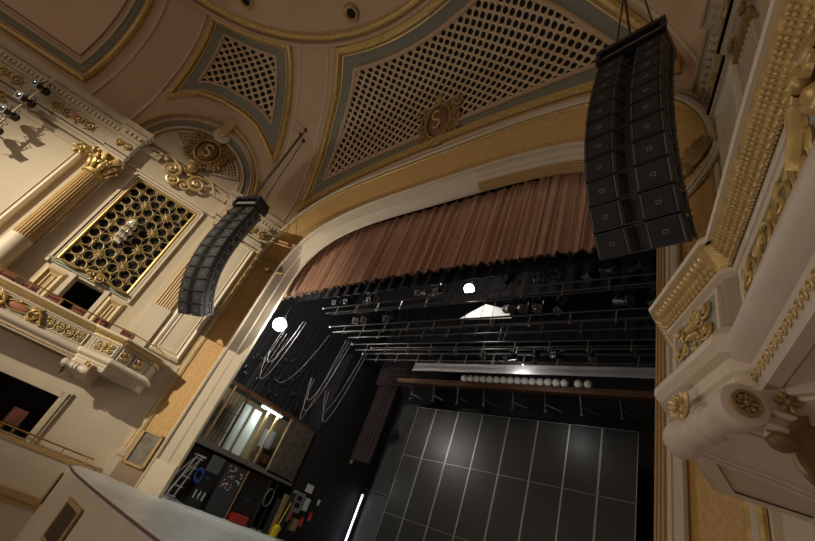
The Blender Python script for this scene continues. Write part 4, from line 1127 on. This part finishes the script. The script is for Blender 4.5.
# first electrics with stage lamps
t = thing('electric_pipe', 'long pipe carrying the front row of stage lamps', 'batten', (1,1.6,9.5), 'pipes carrying stage lamps')
MB().tube([(-7,1.7,9.45),(8.3,1.7,9.45)], .035, 8).build('pipe', DSTEEL, t, True)
MB().tube([(-7,2.5,9.0),(8.3,2.5,9.0)], .035, 8).build('pipe', DSTEEL, t, True)
lamps1 = [(-5.9,.4),(-5.5,.5),(-5.1,.3),(-4.0,-.3),(-3.6,.2),(-3.2,.3),(-.9,.4),(-.4,-.3),(.0,.3),(.35,.5),(2.6,-.5),(3.3,.3),(4.0,.6),(4.6,.5),(5.4,-.2),(6.1,.5),(6.8,.7),(7.5,.4)]
ordn = ['leftmost','second from the left','third from the left','fourth from the left','fifth from the left','sixth from the left','seventh from the left','eighth from the left','ninth from the left','ninth from the right','eighth from the right','seventh from the right','sixth from the right','fifth from the right','fourth from the right','third from the right','second from the right','rightmost']
for i, (x, r) in enumerate(lamps1):
    put_lamp((x,1.7,9.43), .9-r*.8, r*1.6+(.3 if i % 2 else -.3), 'stage lamp on the front lamp pipe, '+ordn[i], 'stage lamps on the front pipe', 1.05)
lamps2 = [(-4.9,.3),(-4.4,.4),(-3.0,.3),(2.7,.5),(3.2,.4),(3.7,.3),(4.3,-.4),(6.3,.5),(7.0,-.3)]
for i, (x, r) in enumerate(lamps2):
    put_lamp((x,2.5,8.98), .8-r*.6, r*1.7, 'stage lamp on the second lamp pipe, '+(ordn[i] if i < 5 else ordn[9+i]), 'stage lamps on the second pipe', 1.25)
for i, (x, lb) in enumerate(((1.4,'leftmost'),(2.4,'second from the left'),(3.4,'middle'),(4.2,'second from the right'),(5.2,'rightmost'))):
    put_lamp((x,3.6,7.64), .2+.5*(i % 3), .5*(-1)**i, 'small stage lamp under the fourth batten, '+lb, 'small lamps under the fourth batten', .9)
# white border; a pale cloth added for the glow patch under the upper lamp
mb = MB(); mb.grid(lambda u, k: V((lerp(-2.9,8.2,u), 5.0+.006*sin(u*40)-.06*k, lerp(7.80+.04*u, 7.40+.04*u, k))), lin(0,1,60), [0,.5,1])
t = thing('white_border', 'long white cloth border across the stage above the globe lamps', 'stage curtain', (2.6,5,7.4))
mb.build('cloth', mat('grey_white_cloth', (.34,.33,.34), .8, var=.05), t, True)
MB().tube([(-2.9,5.0,7.82),(8.2,5.0,7.86)], .03, 8).build('pipe', DSTEEL, t, True)
for x in (-1.5,2.6,6.8): MB().tube([(x,5.0,7.83),(x,5.0,ZG-.03)], .006, 4).build('lift_line', DSTEEL, t)
mb = MB(); mb.prism([(-.6,4.05,9.35),(1.9,4.05,9.30),(1.5,4.25,9.85),(.45,4.25,10.2)], (0,.04,0))
tag(mb.build('glow_patch_cloth', WHITE, None), 'pale tilted cloth added for the glow patch under the upper work lamp', 'cloth')
# rust coloured beam and row of globe lamps
t = thing('wooden_beam', 'rust brown beam under the row of globe lamps', 'beam', (0,6.9,7.6))
MB().box((.4,6.9,7.78),(11.6,.25,.24)).build('beam', RUST, t)
for k in range(8):
    x = -4.4+k*1.35; mb = MB(); mb.tube([(x,6.9,7.66),(x+.1,7.0,6.95)], .03, 5); mb.box((x+.1,7.0,6.93),(.14,.1,.06)); mb.tube([(x+.05,6.9,7.2),(x+.7,7.0,7.0)], .02, 4); mb.build('bracket', BLACK, t)
gx_ = [-1.45+i*.325 for i in range(15)]+[3.62,3.98]
for i, x in enumerate(gx_):
    p = V((x,6.82,8.06))
    o = thing('globe_lamp', 'white globe lamp on the rust beam, number %s from the left end' % (['one','two','three','four','five','six','seven','eight','nine','ten','eleven','twelve','thirteen','fourteen','fifteen','sixteen','seventeen'][i]), 'lamp', (x,6.82,7.9), 'row of globe lamps')
    MB().ball(p, .16, 14, 8).build('globe', GLOBE, o, True); MB().lathe([(.05,-.16),(.06,-.12),(.05,-.1)], p, n=10).build('socket', DSTEEL, o, True)

# bright bare work lamps
def work_lamp(loc, label, r=.2):
    t = thing('work_lamp', label, 'work light', loc, 'bare work lamps over the stage')
    MB().ball(loc, r, 16, 10).build('bulb', LAMP, t, True)
    mb = MB(); mb.lathe([(.06,0),(.06,.18),(.03,.2),(.012,.3),(.012,.8)], V(loc)+V((0,.05,r-.03)), n=10); mb.build('socket', DSTEEL, t, True)
work_lamp((.38,3.0,10.07), 'blazing bare work lamp high over the middle of the stage', .2)
work_lamp((-7.42,.55,7.17), 'blazing bare work lamp beside the left proscenium pier', .30)

# fly gallery on the left
G = -9.0
t = thing('fly_gallery', 'lit fly gallery cabin on the left stage wall', 'gallery', (-9.7,3.4,1.7))
MB().box((-9.7,3.4,1.83),(1.4,5.6,.2)).build('floor_beam', mat('gallery_beam', (.16,.14,.115), .6), t)
MB().box((-9.3,3.4,4.42),(.5,5.6,.16)).build('top_beam', RUST, t)
MB().box((-9.03,5.35,3.1),(.06,1.6,2.5)).build('side_board', mat('scuffed_board', (.10,.08,.062), .7, var=.4, scale=5), t)
MB().box((-10.3,3.4,3.1),(.06,5.6,2.5)).build('back_board', mat('pale_board', (.22,.17,.10), .7, var=.15, scale=4), t)
for y, m in ((1.05,WOOD),(1.9,RUST),(3.2,WOOD),(3.75,WOOD),(4.55,WOOD)): MB().box((-9.06,y,3.1),(.07,.09,2.5)).build('post', m, t)
mb = MB()
for y0, y1 in ((2.0,2.55),(2.75,3.15)):
    n = 12; mb.box((-9.6,(y0+y1)/2,3.0),(.02,y1-y0,2.0))
    for i in range(n): y = lerp(y0,y1,i/(n-1)); mb.tube([(-9.5,y,1.95),(-9.5,y,4.0)], .014, 4)
    for z in (2.4,3.0,3.6): mb.tube([(-9.5,y0,z),(-9.5,y1,z)], .012, 4)
mb.build('rope_rack', WHITEM, t)
mb = MB()
for y in (1.15,1.35,1.55,1.75): mb.tube([(-9.1,y,1.9),(-9.1,y,4.3)], .015, 4)
for z in (2.5,3.3): mb.tube([(-9.1,1.0,z),(-9.1,1.9,z)], .02, 4)
mb.build('railing', DSTEEL, t)
mb = MB(); mb.box((-9.6,4.15,3.1),(.3,.5,.8)); mb.box((-9.44,4.15,3.1),(.02,.44,.74)); 
o = mb.build('wall_cabinet', GREYM, None); tag(o, 'grey metal cabinet inside the fly gallery cabin', 'cabinet')
mb = MB(); mb.box((-9.5,4.15,2.3),(.5,.7,.35)); o = mb.build('wooden_box', RUST, None); tag(o, 'rust brown wooden box on the fly gallery floor', 'box')
t = thing('fluorescent_fixture', 'lit fluorescent fixture at the top of the fly gallery cabin', 'light', (-9.0,3.3,4.1))
MB().box((-9.0,3.3,4.22),(.16,1.25,.06)).build('housing', WHITEM, t)
for dx in (-.045,.045): MB().tube([(-9.0+dx,2.72,4.15),(-9.0+dx,3.88,4.15)], .028, 8).build('tube', TUBE, t, True)

# cables hanging in loops on the left of the stage
def loop_cable(a, b, sag, lb, r=.018):
    a, b = V(a), V(b); pts = [lerp(a,b,k)-V((0,0,sag*(1-(2*k-1)**2))) for k in lin(0,1,18)]
    tag(MB().tube(pts, r*1.25, 5).build('hanging_cable_loop', CABLE, None, True), lb, 'cable', 'cables looped over the left side of the stage')
CL = [((-7.9,1.0,6.2),(-7.0,1.3,7.8),1.3),((-8.1,1.1,5.9),(-6.9,1.4,7.8),1.9),((-6.8,3.0,5.85),(-5.7,3.2,7.9),1.9),((-6.85,3.0,5.85),(-5.6,3.3,7.9),2.4),((-6.75,3.1,5.85),(-5.8,3.1,7.9),2.8),((-7.3,4.4,5.9),(-5.9,4.5,8.1),1.9),((-7.2,4.5,5.9),(-5.8,4.6,8.1),2.4),((-8.6,2.4,5.4),(-6.8,2.8,8.0),1.0)]
cw = ['nearest the bright lamp, upper','nearest the bright lamp, lower','middle bundle, short loop','middle bundle, longer loop','middle bundle, longest loop','furthest bundle, short loop','furthest bundle, long loop','just above the fly gallery cabin']
for (a, b, s_), w in zip(CL, cw): loop_cable(a, b, s_, 'grey cable loop left over the stage, '+w, .010)
for i, (x, y) in enumerate(((-7.55,.9),(-7.75,1.1),(-7.9,1.35),(-8.2,1.7))):
    tag(MB().tube([(x,y,7.2),(x-.5,y+.15,5.6),(x-1.0,y+.3,4.4)], .012, 5).build('hanging_cable', CABLE, None, True), 'pale cable run dropping from the left work lamp, '+('nearest the pier','second from the pier','third from the pier','furthest from the pier')[i], 'cable', 'pale cables below the left work lamp')
# sheaves of rope against the left stage wall above the cabin
t = thing('rope_locks', 'row of rope lines on the left stage wall above the fly gallery cabin', 'ropes', (-10.2,3,4.6))
for i in range(14): MB().tube([(-10.25,1.0+i*.33,4.5),(-10.25,1.0+i*.33,9.5)], .02, 5).build('rope', mat('dark_rope', (.012,.012,.012), .9), t)
mb = MB()
for i in range(50): mb.ball((-10.2,1.0+random.random()*4.3,5+random.random()*2.2), (.05,.07,.10), 5, 4)
mb.build('clamps', DSTEEL, t)['kind'] = 'stuff'

# wing clutter under the gallery
struct('wall_stage_left', MB().box((-10.0,3.2,.65),(.05,5.2,1.98)), mat('brown_brick_paint', (.11,.075,.05), .8, var=.3, scale=8))
# step ladder
t = thing('step_ladder', 'aluminium step ladder leaning beside the left proscenium pier', 'ladder', (-8.55,.75,FL))
b = V((-8.62,.78,FL)); tp = V((-8.5,1.0,FL+1.65)); wd = V((-.16,.30,0))
for s_ in (-.5,.5): MB().tube([b+wd*s_*1.3, tp+wd*s_], .03, 6).build('rail', ALU, t, True)
for k in (.08,.3,.52,.74,.95): MB().obox(lerp(b,tp,k)-wd*.6-V((0,0,.02)), wd*1.2, V((.1,.06,0)), V((0,0,.035))).build('step', ALU, t)
for s_ in (-.5,.5): MB().tube([b+wd*s_*1.5+V((-.7,-.1,0)), tp+wd*s_], .022, 6).build('rear_leg', ALU, t, True)
MB().box(tp+V((0,0,.03)),(.3,.4,.06)).build('top_cap', WHITEM, t)
mb = MB()
for i in range(3): mb.tube([V((-8.45,1.35,.75-.03*i))+V((.10*cos(q*pi/8),.16*sin(q*pi/8),.22*cos(q*pi/8+.5))) for q in range(16)], .025, 5, True)
tag(mb.build('coiled_hose', BLUEP, None, True), 'coiled blue hose hanging beside the step ladder', 'hose')
def case(y0, y1, h, lb, m, x=-8.7, d=.6, z=FL, nm='road_case'):
    t = thing(nm, lb, 'case', (x-d/2,(y0+y1)/2,z))
    MB().box((x-d/2,(y0+y1)/2,z+h/2),(d,y1-y0-.02,h)).build('body', m, t)
    mb = MB()
    for yy in (y0+.02,y1-.02): mb.box((x+.005,yy,z+h/2),(.02,.03,h))
    for zz in (z+.03,z+h-.03): mb.box((x+.005,(y0+y1)/2,zz),(.02,y1-y0-.02,.03))
    mb.build('metal_edge', DSTEEL, t); MB().box((x+.02,(y0+y1)/2,z+h*.6),(.03,.14,.05)).build('handle', STEEL, t)
    return t
case(1.55,2.25,.75,'low black road case beside the step ladder',BLACK)
case(1.5,2.3,.55,'upper black case with white slats stacked beside the ladder',BLACK,-8.75,.5,FL+.76)
mb = MB()
for i in range(8): mb.box((-8.68,1.62+i*.08,FL+1.62),(.03,.03,.62))
o = mb.build('pipe_rack', GREYM, None); tag(o, 'rack of pale upright tubes above the stacked black cases', 'rack')
mb = MB()
for i in range(3): mb.box((-8.66,1.7+.2*i,FL+.45),(.03,.05,.3))
tag(mb.build('white_strips', WHITEM, None), 'white strips taped to the low black road case', 'tape')
t = thing('patch_rack', 'tall dark dimmer rack covered with small labels under the gallery', 'rack', (-9,2.95,FL))
MB().box((-9.0,2.95,FL+.95),(.55,.95,1.9)).build('body', mat('dark_grey_case', (.045,.045,.048), .5), t)
for i in range(34):
    y = 2.55+random.random()*.8; z = FL+.95+random.random()*.9
    MB().box((-8.715,y,z),(.012,.05+.05*random.random(),.035+.03*random.random())).build('label_tag', WHITEM if i % 5 else REDP, t)
MB().box((-8.72,3.5,FL+.95),(.06,.05,1.9)).build('wooden_edge', WOOD, t)
case(3.62,4.55,1.55,'tall black flight case under the gallery, right of the label covered rack',BLACK)
mb = MB(); mb.box((-8.6,4.0,FL+.16),(.4,.75,.3)); mb.box((-8.6,4.0,FL+.32),(.42,.77,.03))
tag(mb.build('red_box', REDP, None), 'red box on the stage floor in front of the tall flight case', 'box')
t = thing('cable_trolley', 'black tube trolley with looped cables beside the tall flight case', 'trolley', (-8.6,4.9,FL))
mb = MB(); mb.tube([(-8.6,4.72,FL+.05),(-8.6,4.72,1.6),(-8.6,5.15,1.6),(-8.6,5.15,FL+.05)], .022, 6); mb.tube([(-8.6,4.72,.8),(-8.6,5.15,.8)], .02, 6); mb.build('frame', DSTEEL, t)
mb = MB(); mb.tube([(-8.55,4.95+.2*cos(q*pi/8),.95+.35*sin(q*pi/8)) for q in range(16)], .03, 5, True); mb.build('cable_coil', CABLE, t, True)
for y in (4.72,5.15): MB().lathe([(.05,-.02),(.06,0),(.05,.02)], (-8.6,y,FL+.06), (1,0,0), 10).build('wheel', BLACK, t, True)
for i, (y, h) in enumerate(((5.55,1.45),(5.85,1.7),(6.2,1.9))):
    mb = MB(); mb.obox((-8.75,y,FL),(0,.26,0),(.05,0,0),(-.15,.12,h)); tag(mb.build('wooden_plank', WOOD if i == 1 else mat('dark_board', (.03,.03,.032), .6), None), ('dark board leaning under the gallery corner','raw wooden plank leaning beside the electric cabinet','dark board leaning behind the raw plank')[i], 'plank')
t = thing('electric_cabinet', 'grey electric cabinet with two dark windows on the stage wall', 'cabinet', (-9.0,6.9,.8))
MB().box((-9.0,6.85,1.25),(.3,.62,.85)).build('body', GREYM, t)
for z in (1.42,1.12): MB().box((-8.845,6.85,z),(.02,.30,.20)).build('window', BLACK, t)
MB().box((-8.95,7.4,1.3),(.2,.3,.55)).build('side_box', WHITEM, t)
mb = MB(); mb.box((-9.0,6.6,.6),(.3,.25,.45)); tag(mb.build('grey_bin', GREYM, None), 'grey plastic bin behind the yellow bucket', 'bin')
mb = MB(); mb.box((-9.05,7.35,1.98),(.06,.42,.36)); tag(mb.build('white_notice', WHITE, None), 'blank white notice on the dark wall above the electric cabinet', 'notice')
mb = MB(); mb.box((-9.05,8.25,1.6),(.06,.12,.26)); tag(mb.build('white_switch', WHITE, None), 'small white switch plate on the dark wall left of the stage door', 'switch')
t = thing('yellow_bucket', 'yellow mop bucket on the stage floor in the left wing', 'bucket', (-8.6,6.05,FL))
MB().lathe([(.15,0),(.19,.35),(.21,.36),(.21,.4)], (-8.6,6.1,FL), n=16).build('bucket', YELP, t, True)
mb = MB(); mb.tube([(-8.6,6.1,.0),(-8.7,6.35,1.1)], .018, 6); mb.build('mop_handle', YELP, t, True); MB().ball((-8.58,6.1,FL+.42),(.16,.16,.08),8,5).build('wringer', YELP, t, True)
for i, (y, z) in enumerate(((6.75,.45),(7.55,.35),(7.95,.7))):
    t = thing('fire_extinguisher', 'red fire extinguisher low on the dark stage wall, '+('below the electric cabinet','right of the electric cabinet','furthest right')[i], 'fire extinguisher', (-8.9,y,z), 'red fire extinguishers in the left wing')
    MB().lathe([(.02,0),(.08,.02),(.08,.33),(.04,.40),(.02,.42)], (-8.9,y,z), n=14).build('cylinder', REDP, t, True)
    mb = MB(); mb.box((-8.88,y,z+.44),(.10,.03,.03)); mb.tube([(-8.85,y,z+.43),(-8.8,y+.08,z+.3),(-8.82,y+.06,z+.12)], .012, 5); mb.build('valve', BLACK, t)
mb = MB(); mb.box((-8.95,7.2,.35),(.25,.3,.5)); tag(mb.build('cardboard_box', mat('cardboard', (.30,.22,.13), .8), None), 'cardboard coloured box beside the grey bin', 'box')
# the inner stage wall carrying these
mb = MB(); mb.add([(-9.1,6.4,FL),(-9.1,11.5,FL),(-9.1,11.5,9),(-9.1,6.4,9)], [(0,1,2,3)]); mb.add([(-9.1,6.4,FL),(-10.4,6.4,FL),(-10.4,6.4,9),(-9.1,6.4,9)], [(0,1,2,3)]); struct('wall_stage_left', mb, WALLB)
# stage door in the back wall, a glowing strip for light through its crack
mb = MB(); mb.box((-8.05,11.0,1.35),(1.9,.08,3.4)); mb.box((-8.2,11.0,3.15),(2.2,.1,.12)); struct('door_1', mb, mat('dark_blue_door', (.022,.024,.032), .45))
mb = MB(); mb.box((-5.5,11.05,4),(6,.06,8.7)); struct('wall_back', mb, mat('blue_black_wall', (.008,.009,.012), .8))
t = thing('door_crack_glow', 'tall glowing strip standing in for light through the dark stage door crack', 'light', (-8.9,10.9,FL))
a, b = V((-8.75,10.7,FL+.2)), V((-8.72,10.7,2.85))
MB().tube([a,b], .026, 8).build('tube', CRACK, t, True); MB().obox(a+V((-.05,.05,0)),(.1,0,0),(0,.04,0),b-a).build('backplate', WHITEM, t)
for p in (a,b): MB().ball(p, .045, 8, 5).build('end_cap', DSTEEL, t, True)
for i, (x, y, z, lb) in enumerate(((-9.0,9.3,4.0,'small amber lamp bracket on the dark left stage wall'),(-6.6,10.9,3.6,'small white lamp on the dark wall above the stage door'))):
    t = thing('wall_lamp', lb, 'wall light', (x,y,z)); MB().ball((x,y,z), (.09,.09,.12), 10, 6).build('shade', WHITEM if i else WOOD, t, True); MB().tube([(x,y,z+.1),(x-.1,y+.08,z+.2)], .02, 5).build('arm', DSTEEL, t)

# ------------------------------------------------------------------ light
def lamp_obj(name, kind, loc, energy, col=(1,1,1), **kw):
    l = bpy.data.lights.new(name, kind); l.energy = energy; l.color = col
    for k, v in kw.items(): setattr(l, k, v)
    o = bpy.data.objects.new(name, l); COL.objects.link(o); o.location = loc; return o
def aim(o, p):
    o.rotation_euler = (V(p)-V(o.location)).to_track_quat('-Z','Y').to_euler()
k = lamp_obj('house_spotlight', 'SPOT', (-5,-33,10.5), 43000, (1,.87,.67), spot_size=.50, spot_blend=1, shadow_soft_size=.25); aim(k, (-9.5,-3,6.0))
o = lamp_obj('stalls_fill', 'AREA', (-7,-17,-2), 420, (1,.88,.76), size=5); aim(o, (8.5,-4,4))  # added soft fill, out of view, brightens the right box from the left
o = lamp_obj('box_underside_fill', 'AREA', (6.0,-9.0,-2.6), 60, (1,.86,.74), size=1.5); aim(o, (9.8,-5.5,2.4))  # added unseen fill to lift the dark underside of the right box
lamp_obj('stage_work_light_upper', 'POINT', (.38,2.72,10.07), 75, (1,.95,.88), shadow_soft_size=.08)
lamp_obj('stage_work_light_left', 'POINT', (-7.0,.55,7.17), 280, (1,.94,.85), shadow_soft_size=.08)
lamp_obj('batten_lamp_light', 'POINT', (2.3,4.72,7.28), 34, (1,.97,.92), shadow_soft_size=.1)
o = lamp_obj('gallery_tube_light', 'AREA', (-9.0,3.3,4.08), 40, (.85,1,.95), shape='RECTANGLE', size=.1, size_y=1.1)
w = bpy.data.worlds.new('house_ambient'); scn.world = w; w.use_nodes = True
bg = w.node_tree.nodes['Background']; bg.inputs['Color'].default_value = (1,.80,.60,1); bg.inputs['Strength'].default_value = .36
scn.view_settings.view_transform = 'Standard'; scn.view_settings.look = 'None'; scn.view_settings.gamma = 1; scn.view_settings.exposure = 0
scn.view_settings.use_curve_mapping = False
